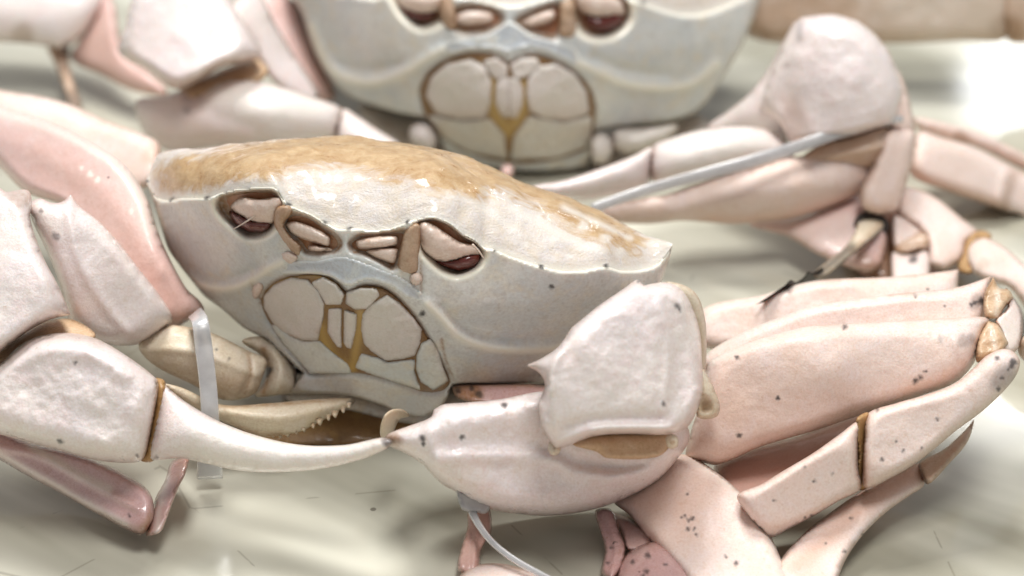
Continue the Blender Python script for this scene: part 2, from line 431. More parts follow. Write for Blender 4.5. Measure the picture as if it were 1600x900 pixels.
G = 'pale crabs lying on the wet table'
def carapace(parent, rim, sil, FD, paint, amp=.05, lip=.05):
    """domed back: rises from the front rim, turns over at the crest (px, py, Y) and falls away behind it"""
    nu, nv = 150, 70
    R_ = catmull(rim, False, 4); q = np.linspace(0, len(R_) - 1, nu); R_ = np.stack([np.interp(q, range(len(R_)), R_[:, j]) for j in range(2)], -1)
    H = catmull(sil, False, 4); q = np.linspace(0, len(H) - 1, nu); H = np.stack([np.interp(q, range(len(H)), H[:, j]) for j in range(3)], -1)
    tR = FD(R_) - lip; tH = t_at_Y(H[:, 0], H[:, 1], H[:, 2])
    V = []; XX = []
    from mathutils import noise as mn
    for j in range(nv):
        th = math.radians(-3 + 168 * (j / (nv - 1)) ** 1.25)
        x = R_ + (H[:, :2] - R_) * math.sin(th); t = tR + (tH - tR) * (1 - math.cos(th)) + (lip if j == 0 else 0)
        P = pos(x[:, 0], x[:, 1], t)
        if j > 2:
            P[:, 2] += np.array([mn.fractal(Vector(v) * 1.1, .8, 2, 5) for v in P]) * amp * min(1, j / 8)
        V.append(P); XX.append(x)
    V = np.vstack(V); XX = np.vstack(XX); F = []
    for j in range(nv - 1):
        for i in range(nu - 1):
            a = j * nu + i; F.append((a, a + 1, a + nu + 1, a + nu))
    return mesh_object('carapace', V, F, 'carapace', parent, XX, paint)

def on(FD, off=0.0):
    return lambda X: FD(X) + off

def front(parent, p):
    FD = depth(p['ctrl'])
    rim = p['rim']
    out = [(*rim[0], 1)] + [tuple(r_) for r_ in rim[1:-1]] + [(*rim[-1], 1)] + list(p['under'])
    feats = []; paint = []
    for o in p['orbits']:
        feats.append(('fill', o, 10, -.42)); paint += [('fill', o, 7, 'stain_shade', .9), ('line', grow(np.array(o, float), 5).tolist() + [list(grow(np.array(o, float), 5)[0])], 5, 'light', 1)]
        feats.append(('line', o + o[:1], 6, .05))
    for f in p['fossae']:
        feats.append(('fill', f, 8, -.22)); paint += [('fill', f, 6, 'stain_shade', .75), ('line', f + f[:1], 2.6, 'stain_shade', .8)]
    for l in p['ridges']:
        feats.append(('line', l, 9, .10)); paint.append(('line', l, 6, 'light', .75))
    for l in p['grooves']:
        feats.append(('line', l, 7, -.06))
    for l in p['seams']: paint.append(('line', l, 2.2, 'stain_shade', .7)); feats.append(('line', l, 3.5, -.04))
    feats.append(('fill', p['mouth'], 10, -.20)); paint.append(('line', p['mouth'][:p['arch']], 2.6, 'stain_shade', .7))
    for b in p['bulges']: feats.append(('fill', *b))
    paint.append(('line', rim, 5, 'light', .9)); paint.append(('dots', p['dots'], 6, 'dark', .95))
    paint += list(p.get('paint', ()))
    pillow('front_shell', out, FD, .30, parent, 'face', back=1.6, sp=p['sp'], p=.5, feats=feats, paint=paint, rough=.025, rs=1.2, plateau=.16)
    off = -.30
    for o in p['orbits']: pillow('eye_socket', [tuple(v) for v in grow(np.array(o, float), -2)], on(FD, .115), .04, parent, 'socket', back=.1, sp=4, margin=.5)
    for o in p['fossae']: pillow('antennule_socket', [tuple(v) for v in grow(np.array(o, float), -1.5)], on(FD, -.085), .03, parent, 'socket', back=.1, sp=4, margin=.6)
    ep = p['epistome']
    n = len(ep); lo = ep[n // 2 - 1:] + ep[:1]
    pillow('mouth_ridge', ep, on(FD, off + .03), .05, parent, 'ridge', back=.2, sp=3.6, plateau=.6, margin=.05, feats=[('line', lo, 5, .06), ('line', ep[:n // 2], 4, .04)], paint=[('line', lo, 5, 'light', .9), ('line', ep[:n // 2], 4, 'light', .7)])
    mem = pillow('mouth_membrane', p['mouth'], on(FD, off + .14), .12, parent, 'gum', back=.3, sp=4, plateau=.3, paint=p['gum_paint'])
    for k, (pl, th) in enumerate(p['plates']):
        o = pillow('mouth_plate', [(*q, 1) for q in pl], on(FD, off + .03), th * .55, mem, 'face' if k in p['lower'] else 'plate', back=.12, sp=3.0, g=p['grow'], plateau=.7, margin=.16, rough=.03, rs=3, paint=[('fill', pl, 10, 'light', .25)] + list(p.get('plate_paint', ())))
    for (stalk, corn) in p['eyes']:
        e = pillow('eyestalk', stalk, on(FD, off + .26), .30, parent, 'rodlet', back=.2, sp=3.2, rough=.03, rs=3)
        pillow('cornea', corn, on(FD, off + .30), .22, e, 'cornea', back=.1, sp=3)
    for h in p.get('feelers', ()):
        q = np.array(h, float); t_ = FD(q[:, :2]) + off + .02
        y_ = pos(q[:, 0], q[:, 1], t_)[:, 1]
        tube('feeler', [(a[0], a[1], b, a[2]) for a, b in zip(h, y_)], parent, 'rodlet', step=4, seg=8)
    for a in p['antennules']:
        pillow('antennule', a, on(FD, off + .12), .16, parent, 'rodlet', back=.1, sp=3.2, paint=[('line', a + a[:1], 2.5, 'stain_shade', .5)])
    for a in p['antennae']:
        pillow('antenna', a, on(FD, off + .04), .16, parent, 'antenna', back=.25, sp=3.2, rough=.03, rs=3, margin=.7)
    for a in p.get('nubs', ()):
        pillow('antenna_base', a, on(FD, off + .02), .14, parent, 'rodlet', back=.25, sp=3.2, margin=.4)
    return FD

# ================================================================== the crab in front
c1 = thing('crab', 'nearest pale crab with tan carapace, facing left in front of the other', 'crab', tuple(at(np.array(620.), np.array(610.), -4.2) * [1, 1, 0]), G)
rim1 = [(228, 283), (239, 300), (251, 310), (267, 312), (282, 309), (323, 309), (345, 301), (370, 295), (407, 292), (432, 294), (441, 306), (451, 319), (486, 334), (509, 348), (532, 358), (548, 356), (579, 359), (611, 356), (639, 345), (654, 341), (676, 337), (703, 347), (725, 364), (744, 374), (757, 386), (769, 388), (800, 401), (847, 416), (881, 423), (912, 422), (947, 416), (969, 422), (994, 422), (1019, 416), (1037, 401), (1051, 382)]
P1 = dict(lower=(1, 7, 8), sp=3.3, grow=3.7, gum_paint=[('line', [(500, 505), (506, 530), (520, 556), (548, 582)], 8, 'tint', 1), ('line', [(563, 490), (560, 525), (549, 582)], 7, 'tint', 1), ('line', [(410, 470), (424, 444), (474, 429), (527, 442)], 5, 'tint', .6)],
    ctrl=[(590, 640, -5.2), (545, 455, -5.9), (560, 358, -5.8), (345, 302, -4.7), (282, 310, -3.7), (232, 285, -2.7), (756, 388, -5.9), (881, 423, -5.8), (969, 422, -5.3), (1050, 384, -4.6),
          (850, 597, -5.0), (1034, 434, -4.6), (705, 597, -5.5), (410, 520, -4.3), (330, 460, -3.7), (262, 390, -2.9), (474, 581, -4.9), (446, 616, -4.9), (660, 480, -5.95)],
    rim=rim1,
    under=[(1043, 415), (1034, 440), (1010, 500), (960, 550), (900, 585), (850, 600, 1), (780, 602), (708, 602), (700, 620), (690, 636), (664, 652, 1), (630, 648), (596, 633), (536, 617), (446, 616, 1), (474, 583, 1), (442, 556), (414, 531), (380, 512), (345, 482), (318, 462), (300, 440), (278, 412), (262, 388), (250, 350), (238, 310)],
    orbits=[[(345, 302), (370, 296), (407, 293), (432, 295), (441, 308), (438, 330), (430, 352), (414, 366), (389, 370), (367, 357), (347, 338), (338, 320)],
            [(650, 347), (662, 339), (684, 338), (706, 349), (728, 367), (747, 378), (756, 394), (750, 412), (731, 425), (712, 430), (691, 422), (672, 406), (659, 391), (655, 369)]],
    fossae=[[(443, 344), (457, 333), (486, 338), (511, 357), (532, 375), (532, 387), (520, 394), (479, 395), (470, 384), (457, 369)],
            [(545, 381), (557, 369), (595, 362), (632, 360), (637, 372), (626, 400), (617, 420), (595, 409), (570, 397), (551, 393)]],
    ridges=[[(243, 330), (256, 380), (280, 415), (302, 440), (335, 451), (365, 450), (395, 437), (420, 420), (440, 410)], [(668, 475), (690, 498), (715, 525), (745, 540), (790, 548), (850, 547), (890, 540)]],
    grooves=[[(290, 415), (320, 436), (360, 436), (400, 420)], [(690, 480), (730, 517), (790, 530), (850, 527)]],
    seams=[[(657, 400), (657, 425), (658, 455)], [(690, 530), (696, 560), (710, 595)], [(393, 440), (400, 460), (412, 470)]],
    bulges=[([(270, 330), (330, 340), (400, 385), (410, 410), (360, 430), (310, 425), (270, 380)], 60, .10), ([(700, 440), (860, 440), (980, 440), (900, 510), (780, 520), (710, 480)], 60, .12)],
    mouth=[(408, 474), (414, 455), (424, 444), (442, 434), (474, 429), (505, 430), (527, 442), (543, 456), (567, 446), (596, 449), (617, 461), (640, 484), (661, 514), (676, 540), (694, 575), (704, 598), (690, 612), (661, 613), (630, 602), (583, 588), (549, 583), (483, 583), (470, 566), (440, 530), (418, 500)], arch=16,
    dots=[(230, 283), (267, 312), (323, 309), (450, 320), (509, 348), (545, 357), (636, 347), (773, 392), (846, 417), (948, 416), (862, 448), (660, 490)],
    paint=[('line', [(705, 592), (780, 592), (850, 590)], 18, 'stain_shade', .28), ('line', [(262, 388), (300, 440), (345, 482), (414, 531), (474, 581)], 9, 'stain_shade', .22), ('line', [(1034, 440), (1046, 400)], 10, 'stain_shade', .25), ('fill', [(440, 590), (560, 588), (660, 612), (700, 605), (690, 640), (630, 650), (520, 620)], 14, 'tint', .15)],
    epistome=[(434, 412), (470, 406), (501, 405), (532, 400), (557, 405), (595, 420), (626, 432), (655, 452), (662, 470), (640, 468), (611, 449), (575, 438), (543, 447), (517, 433), (486, 428), (455, 429), (436, 428)],
    epi_line=[(440, 420), (480, 424), (520, 424), (545, 434), (590, 432), (630, 450), (655, 463)],
    plates=[([(415, 464), (430, 448), (455, 437), (480, 440), (495, 456), (504, 475), (502, 497), (497, 516), (494, 530), (474, 530), (449, 520), (427, 502), (416, 480)], .15),
            ([(427, 509), (452, 527), (474, 536), (499, 536), (515, 551), (540, 569), (546, 580), (485, 580), (474, 566), (444, 535)], .12),
            ([(490, 442), (505, 436), (523, 446), (535, 461), (531, 473), (511, 473), (503, 459)], .16),
            ([(543, 473), (544, 459), (564, 453), (587, 454), (590, 461), (573, 479), (556, 481)], .16),
            ([(516, 485), (531, 484), (530, 519), (531, 542), (523, 532), (515, 518)], .14),
            ([(540, 487), (555, 492), (553, 516), (546, 543), (540, 535)], .14),
            ([(569, 492), (582, 477), (605, 464), (622, 476), (643, 498), (656, 516), (654, 534), (646, 553), (630, 558), (602, 561), (583, 548), (571, 535), (567, 515)], .15),
            ([(566, 555), (592, 562), (606, 569), (646, 564), (644, 580), (650, 598), (656, 606), (630, 597), (583, 582), (558, 573)], .12),
            ([(661, 538), (671, 533), (681, 548), (689, 575), (697, 594), (677, 606), (660, 595), (653, 575), (654, 555)], .12)],
    plate_paint=[('line', [(452, 523), (474, 532), (499, 530)], 2.2, 'stain_shade', .6), ('line', [(566, 548), (585, 553), (602, 566)], 2.2, 'dark', .5), ('line', [(500, 518), (506, 530)], 6, 'stain_shade', .6)],
    eyes=[([(360, 322), (376, 309), (407, 311), (437, 308), (443, 320), (434, 337), (423, 350), (395, 347), (376, 337), (364, 328)], [(358, 330), (372, 334), (395, 344), (424, 347), (420, 358), (407, 364), (385, 362), (366, 349)]),
          ([(652, 350), (669, 347), (694, 362), (719, 378), (741, 384), (750, 399), (731, 401), (709, 408), (684, 408), (666, 397), (656, 381)], [(680, 407), (709, 405), (728, 397), (752, 399), (745, 416), (720, 424), (697, 419)])],
    antennules=[[(446, 350), (464, 346), (514, 369), (514, 384), (489, 379), (457, 366)], [(557, 376), (619, 369), (620, 383), (562, 389)], [(482, 383), (512, 387), (520, 391), (484, 392)], [(572, 393), (620, 388), (615, 411)]],
    nubs=[[(438, 396), (452, 392), (466, 402), (456, 413), (442, 409)], [(641, 429), (655, 426), (661, 438), (650, 447), (640, 441)], [(396, 446), (404, 438), (412, 446), (406, 462), (397, 468), (393, 456)]],
    feelers=[[(400, 336, 4), (388, 344, 3), (372, 354, 2), (364, 358, 1.2)], [(738, 382, 4), (748, 392, 3), (756, 404, 2)], [(462, 392, 5), (452, 400, 5), (444, 404, 4)]],
    antennae=[[(432, 325), (451, 321), (457, 331), (444, 350), (456, 371), (470, 384), (467, 402), (453, 392), (436, 367), (428, 347)], [(636, 356), (654, 350), (657, 375), (654, 400), (651, 427), (624, 422), (626, 387)]])
FD1 = front(c1, P1)
carapace(c1, rim1, [(228, 283, -2.7), (250, 238, -2.2), (323, 233, -2.6), (414, 221, -3.0), (520, 213, -3.2), (620, 222, -3.2), (694, 235, -3.2), (772, 265, -3.2), (850, 297, -3.3), (928, 325, -3.5), (991, 359, -3.8), (1022, 371, -4.2), (1051, 380, -4.55)], FD1,
    [('fill', [(250, 262), (300, 245), (414, 215), (520, 200), (690, 220), (772, 255), (850, 287), (928, 315), (1005, 370), (985, 392), (930, 372), (870, 340), (820, 312), (775, 296), (740, 312), (690, 300), (640, 288), (590, 278), (530, 260), (470, 264), (420, 274), (345, 288), (290, 303), (262, 300)], 30, 'tint', 1),
     ('dots', P1['dots'], 5, 'dark', .9), ('line', rim1, 7, 'light', 1), ('line', [(800, 328), (850, 352), (900, 378), (940, 394)], 7, 'light', .6), ('line', [(880, 326), (930, 345), (985, 374)], 5, 'light', .7), ('line', [(700, 306), (760, 330), (810, 362)], 7, 'light', .5), ('dots', [(842, 340), (866, 372), (912, 352), (946, 372), (890, 398), (822, 380), (968, 396)], 11, 'light', .7)], amp=.06)  # pale lines and flecks on the right are painted glints
# underside and the pieces that show beneath the front shell
pillow('breast_plate', [(446, 616), (536, 612), (640, 640), (704, 606), (850, 604), (900, 640), (760, 660), (640, 662), (540, 640), (450, 626)], depth([(446, 616, -4.7), (640, 645, -4.9), (850, 620, -4.7)]), .2, c1, 'face', back=1.0, paint=[('fill', [(446, 616), (536, 612), (640, 640), (704, 606), (850, 604), (900, 640), (760, 660), (640, 662), (540, 640)], 10, 'stain_shade', .4)])

pillow('abdomen', [(440, 590), (560, 585), (700, 590), (880, 590), (900, 640), (860, 668), (740, 676), (620, 680), (520, 668), (455, 640)], depth([(450, 600, -4.0), (620, 600, -4.4), (880, 600, -3.9), (850, 665, -4.2), (620, 680, -4.7), (500, 660, -4.2)]), .3, c1, 'face', back=2.2, paint=[('fill', [(440, 590), (880, 590), (900, 640), (740, 676), (520, 668)], 30, 'stain_shade', .35)])  # brown patch paints the underside's olive shade into the belly colour

pillow('under_body_shade', [(370, 668), (440, 640), (560, 628), (640, 638), (660, 656), (630, 672), (590, 690), (520, 696), (450, 696), (395, 690)], depth([(380, 672, -5.1), (640, 645, -4.7), (560, 632, -4.6), (520, 694, -5.45), (450, 694, -5.45)]), .12, c1, 'gum', back=.5)  # dark piece added to stand for the shade beneath the body

# image-right claw: held bent, the wrist on top of the hand
cl = part('claw', c1)
pts = [(842, 612), (780, 624), (727, 629), (692, 632), (678, 640, 1), (673, 652), (640, 665), (607, 678), (600, 688), (608, 697), (629, 706), (660, 725), (672, 738), (690, 756), (712, 768, 1), (735, 783), (765, 795), (802, 802), (855, 806), (909, 800), (965, 784), (1024, 753), (1060, 715), (1077, 687), (1072, 665), (1000, 630), (900, 610)]
pillow('palm', pts, depth([(640, 690, -8.3), (860, 800, -8.1), (1060, 700, -7.6), (860, 620, -7.6), (740, 635, -7.9), (700, 745, -8.3)]), .85, cl, 'claw', back=.8, sp=3.6, plateau=.78,
    feats=[('line', [(690, 715), (740, 712), (800, 712), (860, 716), (900, 735), (950, 745), (1000, 735), (1050, 705)], 13, .10), ('line', [(700, 695), (770, 690), (840, 700)], 20, -.06), ('line', [(668, 640), (672, 680), (680, 720)], 10, .08), ('line', [(860, 700), (900, 722), (960, 730), (1010, 725)], 9, -.10)],
    paint=[('dots', [(788, 633), (660, 685), (662, 694), (722, 683)], 7, 'dark', .9), ('fill', [(598, 680), (618, 676), (628, 688), (622, 700), (604, 696)], 8, 'stain_shade', .85), ('fill', [(598, 684), (612, 682), (616, 692), (604, 696)], 6, 'dark', .6)], rough=.03, rs=2.2)
pillow('finger', [(596, 684), (594, 668), (600, 650), (612, 640), (630, 640), (640, 650), (625, 655), (618, 668), (612, 682)], depth([(600, 680, -7.4), (630, 645, -6.9), (615, 660, -7.2)]), .25, cl, 'claw_cream', sp=3.5)
pillow('joint_membrane', [(895, 694), (927, 676), (1048, 676), (1049, 694), (1026, 714), (949, 716), (932, 706)], depth([(900, 690, -8.55), (1040, 690, -8.3), (960, 718, -8.75)]), .22, cl, 'membrane', back=.3, sp=4, feats=[('line', [(930, 705), (980, 703), (1040, 695)], 10, -.05)])
pts = [(822, 571, 1), (846, 560), (872, 542), (893, 512, 1), (935, 478), (976, 450, 1), (996, 437), (1006, 446, 1), (1020, 443), (1046, 441), (1066, 452), (1082, 478), (1094, 520), (1097, 567), (1098, 610), (1088, 645), (1073, 668), (1045, 679), (980, 678), (927, 682), (890, 696), (866, 704, 1), (858, 688), (847, 669), (842, 633), (851, 600), (842, 582)]
pillow('wrist', pts, depth([(830, 572, -8.3), (1000, 445, -7.2), (1090, 560, -7.5), (1060, 670, -8.3), (870, 695, -8.7), (960, 580, -8.1)]), .95, cl, 'claw', back=.9, sp=3.6, plateau=.5,
    feats=[('fill', [(905, 520), (985, 462), (1030, 470), (1040, 540), (1028, 640), (960, 655), (880, 660), (868, 590)], 22, .16), ('line', [(1030, 470), (1045, 540), (1036, 640)], 7, .06), ('line', [(893, 515), (868, 560), (858, 610)], 7, .07), ('line', [(1085, 500), (1070, 580), (1066, 650)], 20, -.07), ('line', [(852, 660), (866, 690), (925, 672), (985, 668), (1045, 669)], 6, .13), ('line', [(880, 668), (930, 655), (1030, 652)], 7, -.05), ('line', [(870, 560), (865, 620), (868, 680)], 12, .06), ('line', [(1075, 470), (1085, 540), (1090, 600)], 6, -.08)],
    paint=[('dots', [(1058, 478), (1062, 484), (1037, 631), (998, 440), (1008, 441)], 5, 'dark', .85), ('line', [(847, 669), (858, 690), (866, 703), (890, 697), (927, 682)], 3, 'stain_shade', .6)], rough=.03, rs=1.6)
pillow('wrist_rim', [(1040, 440), (1070, 446), (1090, 462), (1102, 500), (1104, 550), (1099, 600), (1088, 600), (1088, 540), (1074, 480), (1050, 452)], depth([(1045, 440, -7.1), (1100, 520, -7.0), (1095, 600, -7.3)]), .25, cl, 'claw_cream', sp=3.6, paint=[('fill', [(1090, 500), (1104, 540), (1096, 600), (1086, 560)], 10, 'stain_shade', .4)])
pillow('wrist_knob', [(1097, 575), (1108, 590), (1119, 615), (1125, 633), (1121, 650), (1105, 655), (1090, 652), (1088, 640), (1092, 610)], depth([(1100, 580, -7.4), (1120, 640, -7.5), (1090, 645, -7.6)]), .3, cl, 'claw_cream', sp=3.5, feats=[('fill', [(1096, 620), (1110, 625), (1112, 642), (1096, 644)], 6, -.18)], paint=[('fill', [(1096, 625), (1108, 628), (1108, 642), (1096, 644)], 6, 'stain_shade', .7)])
for x, y in ((866, 700), (1050, 690)):
    pillow('hinge_knob', [(x-9, y-8), (x, y-12), (x+9, y-7), (x+9, y+7), (x, y+12), (x-8, y+7)], depth([(x-9, y, -8.85), (x+9, y-1, -8.8), (x, y+9, -8.9)]), .14, cl, 'claw_cream', sp=3, paint=[('dots', [(x, y+1)], 5, 'stain_shade', .7)])

# image-left claw: lying along the table, fingers pointing right
cl = part('claw', c1)
pillow('arm', [(111, 304, 1), (122, 320), (156, 347), (187, 381), (219, 422), (250, 462), (270, 498), (258, 512), (222, 536), (180, 540), (140, 530), (108, 500), (92, 440), (69, 384), (48, 340), (44, 320), (62, 310), (81, 317), (97, 315)], depth([(60, 320, -4.6), (120, 320, -4.5), (150, 430, -5.0), (250, 500, -4.9), (180, 540, -5.2), (100, 490, -5.2)]), .7, cl, 'claw', back=.7, sp=3.8, plateau=.8,
    feats=[('line', [(105, 315), (112, 360), (125, 410), (160, 470), (200, 520)], 9, .07), ('line', [(150, 370), (180, 420), (210, 470)], 26, -.05)],
    paint=[('dots', [(88, 370), (84, 366), (64, 330)], 7, 'dark', .6), ('line', [(48, 338), (69, 392), (92, 448), (108, 500)], 3.5, 'stain_shade', .8), ('fill', [(150, 380), (200, 420), (262, 500), (225, 525), (180, 470)], 40, 'light', .3), ('line', [(222, 536), (258, 512), (270, 498)], 4, 'stain_shade', .6)])
seg = pillow('arm_base', [(217, 545), (222, 528), (243, 515), (271, 508), (330, 520), (388, 548), (416, 562), (410, 590), (397, 616), (350, 625), (299, 600), (243, 572)], depth([(220, 545, -5.2), (300, 520, -5.0), (410, 570, -5.1), (380, 615, -5.4), (280, 590, -5.4)]), .5, cl, 'claw_cream', sp=4, feats=[('line', [(225, 545), (290, 548), (350, 565), (400, 585)], 8, .06), ('line', [(385, 550), (392, 580), (380, 615)], 5, -.08)],
    paint=[('dots', [(337, 546), (357, 561)], 5, 'dark', .8), ('line', [(350, 622), (299, 598), (243, 570), (218, 550)], 5, 'stain_shade', .7), ('fill', [(240, 560), (330, 585), (400, 590), (397, 620), (330, 620)], 16, 'stain_shade', .35), ('line', [(388, 550), (392, 580), (382, 615)], 3, 'stain_shade', .7)])
pillow('hip', [(378, 533), (410, 526), (438, 545), (462, 578), (458, 610), (430, 618), (398, 618), (415, 590), (412, 560)], depth([(380, 535, -4.6), (460, 590, -4.8), (410, 610, -5.0)]), .4, cl, 'claw_cream', sp=3.8, feats=[('line', [(428, 545), (440, 575), (432, 612)], 8, .08)], paint=[('dots', [(420, 578), (417, 584)], 8, 'dark', .9), ('line', [(412, 545), (420, 580), (412, 615)], 6, 'stain_shade', .8)])
pillow('wrist', [(-90, 300), (-20, 284), (10, 300, 1), (43, 297), (50, 315), (47, 340), (68, 402), (92, 448), (110, 492, 1), (80, 499), (48, 515), (20, 535), (-10, 556), (-90, 570)], depth([(-90, 400, -5.6), (30, 305, -4.9), (100, 490, -6.4), (0, 545, -6.8), (30, 420, -6.0)]), .8, cl, 'claw', back=.7, sp=4.5, plateau=.6,
    paint=[('fill', [(6, 300), (38, 296), (48, 312), (30, 326), (18, 318)], 7, 'stain_shade', .5), ('line', [(49, 335), (69, 396), (94, 450), (111, 495)], 3, 'stain_shade', .5), ('line', [(111, 495), (78, 500), (41, 518), (-5, 550)], 4, 'stain_shade', .55)], rough=.03)
pillow('joint_membrane', [(-20, 570), (0, 545), (40, 516), (80, 500), (116, 500), (150, 525), (110, 545), (50, 560)], depth([(0, 560, -6.5), (100, 505, -5.9), (100, 540, -6.4)]), .3, cl, 'membrane', sp=4)
hand = [(-90, 600), (-30, 585), (0, 568), (28, 542), (58, 526), (105, 520), (150, 529), (198, 556), (247, 594), (249, 606), (243, 640), (235, 680), (226, 714), (208, 723), (150, 719), (90, 703), (40, 690), (0, 679), (-90, 655)]
pillow('palm', hand, depth([(-80, 620, -7.0), (0, 570, -6.7), (100, 525, -6.7), (240, 600, -7.2), (225, 715, -7.8), (90, 700, -7.6), (120, 620, -7.3)]), .95, cl, 'claw', back=.7, sp=3.8, plateau=.75,
    feats=[('line', [(-40, 600), (30, 562), (80, 545), (140, 552), (200, 585)], 13, .07), ('line', [(243, 600), (237, 650), (226, 712)], 4, .05), ('line', [(0, 640), (80, 665), (160, 690)], 16, .04)],
    paint=[('dots', [(118, 567), (95, 690), (92, 688), (215, 712), (246, 598)], 6, 'dark', .85), ('line', [(0, 560), (40, 530), (105, 521), (155, 532)], 12, 'stain_shade', .35), ('line', [(247, 596), (240, 645), (227, 714)], 4, 'stain_shade', .75)], rough=.05)
pillow('movable_finger', [(252, 597), (262, 605), (290, 628), (340, 657), (400, 680), (470, 695), (540, 695), (596, 684), (612, 688), (606, 700), (565, 718), (500, 733), (430, 738), (370, 735), (320, 724), (280, 716), (236, 719), (231, 712), (240, 670), (248, 630)], depth([(250, 600, -7.2), (235, 715, -7.8), (340, 690, -7.8), (480, 715, -8.2), (605, 692, -8.75)]), .55, cl, 'claw', back=.45, sp=3.8,
    paint=[('line', [(256, 600), (300, 632), (345, 658)], 3.5, 'stain_shade', .6), ('line', [(252, 600), (244, 650), (234, 714)], 3, 'light', .6), ('dots', [(604, 690), (611, 688)], 12, 'dark', .75), ('dots', [(245, 715), (268, 609), (284, 620)], 4, 'dark', .7), ('fill', [(300, 660), (600, 690), (600, 705), (400, 740), (300, 715)], 20, 'light', .6)], rough=.02)
pillow('joint_membrane', [(240, 592), (258, 596), (256, 640), (248, 690), (240, 720), (220, 719), (229, 690), (238, 640)], depth([(248, 597, -7.1), (230, 716, -7.7), (245, 650, -7.4)]), .25, cl, 'seam', back=.3, sp=3.6)
f2 = pillow('fixed_finger', [(255, 600), (285, 606), (345, 632), (420, 630), (475, 625), (537, 622), (556, 624), (548, 634), (530, 641), (513, 652), (490, 664), (470, 674), (440, 680), (412, 682), (380, 672), (340, 655), (290, 628)], depth([(260, 605, -6.4), (350, 640, -6.2), (450, 650, -6.1), (556, 626, -5.6)]), .3, cl, 'claw_cream', back=.3, sp=3.6, feats=[('line', [(360, 645), (440, 652), (530, 632)], 8, .06)],
    paint=[('line', [(345, 634), (420, 632), (540, 622)], 4, 'stain_shade', .7), ('line', [(361, 664), (412, 680), (440, 678)], 5, 'stain_shade', .75), ('dots', [(556, 624), (548, 630)], 10, 'dark', .7)])
for k, (x, y, s) in enumerate([(426, 680, 6), (438, 682, 4), (449, 679, 6), (463, 676, 4), (474, 671, 6), (489, 667, 4), (499, 661, 6), (513, 655, 4), (523, 649, 6), (536, 643, 4), (545, 636, 4)]):
    pillow('tooth', [(x-s, y-6, 1), (x, y-8), (x+s, y-7, 1), (x+s*.7, y), (x+s*.3, y+s*.75, 1), (x-s*.5, y+1)], depth([(x-s, y, -6.2), (x+s, y-1, -6.15), (x, y+5, -6.25)]), .1, f2, 'claw_cream', sp=3, paint=[('dots', [(x, y-5)], 5, 'stain_shade', .5)])

# walking legs of the front crab, image right: three thigh pieces in a fan, then the folded shanks
def leg(parent, pieces):
    L_ = part('walking_leg', parent)
    for nm, pts, ctrl, T, mat, kw in pieces:
        kw.setdefault('sp', 3.8); kw.setdefault('margin', .42); kw.setdefault('rough', .015); kw.setdefault('plateau', .72 if parent.name == 'crab' else .95)
        pillow(nm, pts, depth(ctrl), T, L_, mat, **kw)
    return L_
leg(c1, [('thigh', [(1072, 717), (1078, 680), (1090, 640), (1102, 585), (1112, 563), (1161, 539), (1220, 520), (1272, 509), (1383, 502), (1470, 498), (1545, 497), (1537, 520), (1528, 544), (1522, 567), (1494, 597), (1439, 618), (1356, 645), (1272, 673), (1189, 698), (1122, 726), (1094, 722)],
        [(1080, 690, -6.7), (1115, 570, -6.1), (1300, 580, -6.5), (1530, 550, -6.2), (1540, 500, -5.8), (1350, 505, -5.8), (1350, 640, -6.5)], .75, 'leg',
        dict(feats=[('line', [(1120, 566), (1272, 512), (1540, 500)], 7, .05), ('fill', [(1480, 497), (1545, 497), (1528, 570), (1500, 560)], 10, .04)],
             paint=[('dots', [(1215, 622), (1152, 558), (1155, 680), (1430, 596), (1438, 590), (1446, 580), (1320, 511), (1432, 594)], 5, 'dark', .9), ('dots', [(1505, 533), (1515, 530), (1470, 530)], 15, 'dark', .35), ('line', [(1522, 572), (1494, 598), (1439, 619), (1356, 646)], 4, 'stain_shade', .7), ('fill', [(1060, 600), (1180, 560), (1300, 560), (1300, 660), (1100, 740)], 70, 'tint', .2), ('line', [(1112, 563), (1161, 539), (1220, 520), (1272, 509)], 6, 'light', .5)]))])  # tint patch paints the warm shading between the legs
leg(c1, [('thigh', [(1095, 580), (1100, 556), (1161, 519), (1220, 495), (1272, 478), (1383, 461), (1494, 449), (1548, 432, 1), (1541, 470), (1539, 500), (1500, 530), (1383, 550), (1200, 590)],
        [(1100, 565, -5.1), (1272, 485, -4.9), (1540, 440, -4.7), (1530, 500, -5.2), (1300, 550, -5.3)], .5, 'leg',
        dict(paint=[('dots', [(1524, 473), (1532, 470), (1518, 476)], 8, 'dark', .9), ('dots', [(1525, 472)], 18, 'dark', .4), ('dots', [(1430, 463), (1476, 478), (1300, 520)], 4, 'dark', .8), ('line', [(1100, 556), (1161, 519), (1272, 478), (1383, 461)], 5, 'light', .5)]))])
leg(c1, [('thigh', [(1090, 540), (1096, 484), (1189, 461), (1272, 439), (1383, 433), (1450, 427), (1498, 421, 1), (1497, 442), (1494, 470), (1383, 510), (1200, 540)],
        [(1097, 490, -3.4), (1272, 445, -3.1), (1495, 428, -3.0), (1400, 490, -3.6), (1200, 520, -3.7)], .4, 'leg',
        dict(paint=[('line', [(1096, 484), (1189, 461), (1272, 439)], 5, 'light', .4), ('line', [(1498, 421), (1497, 442)], 3, 'stain_shade', .5)]))])
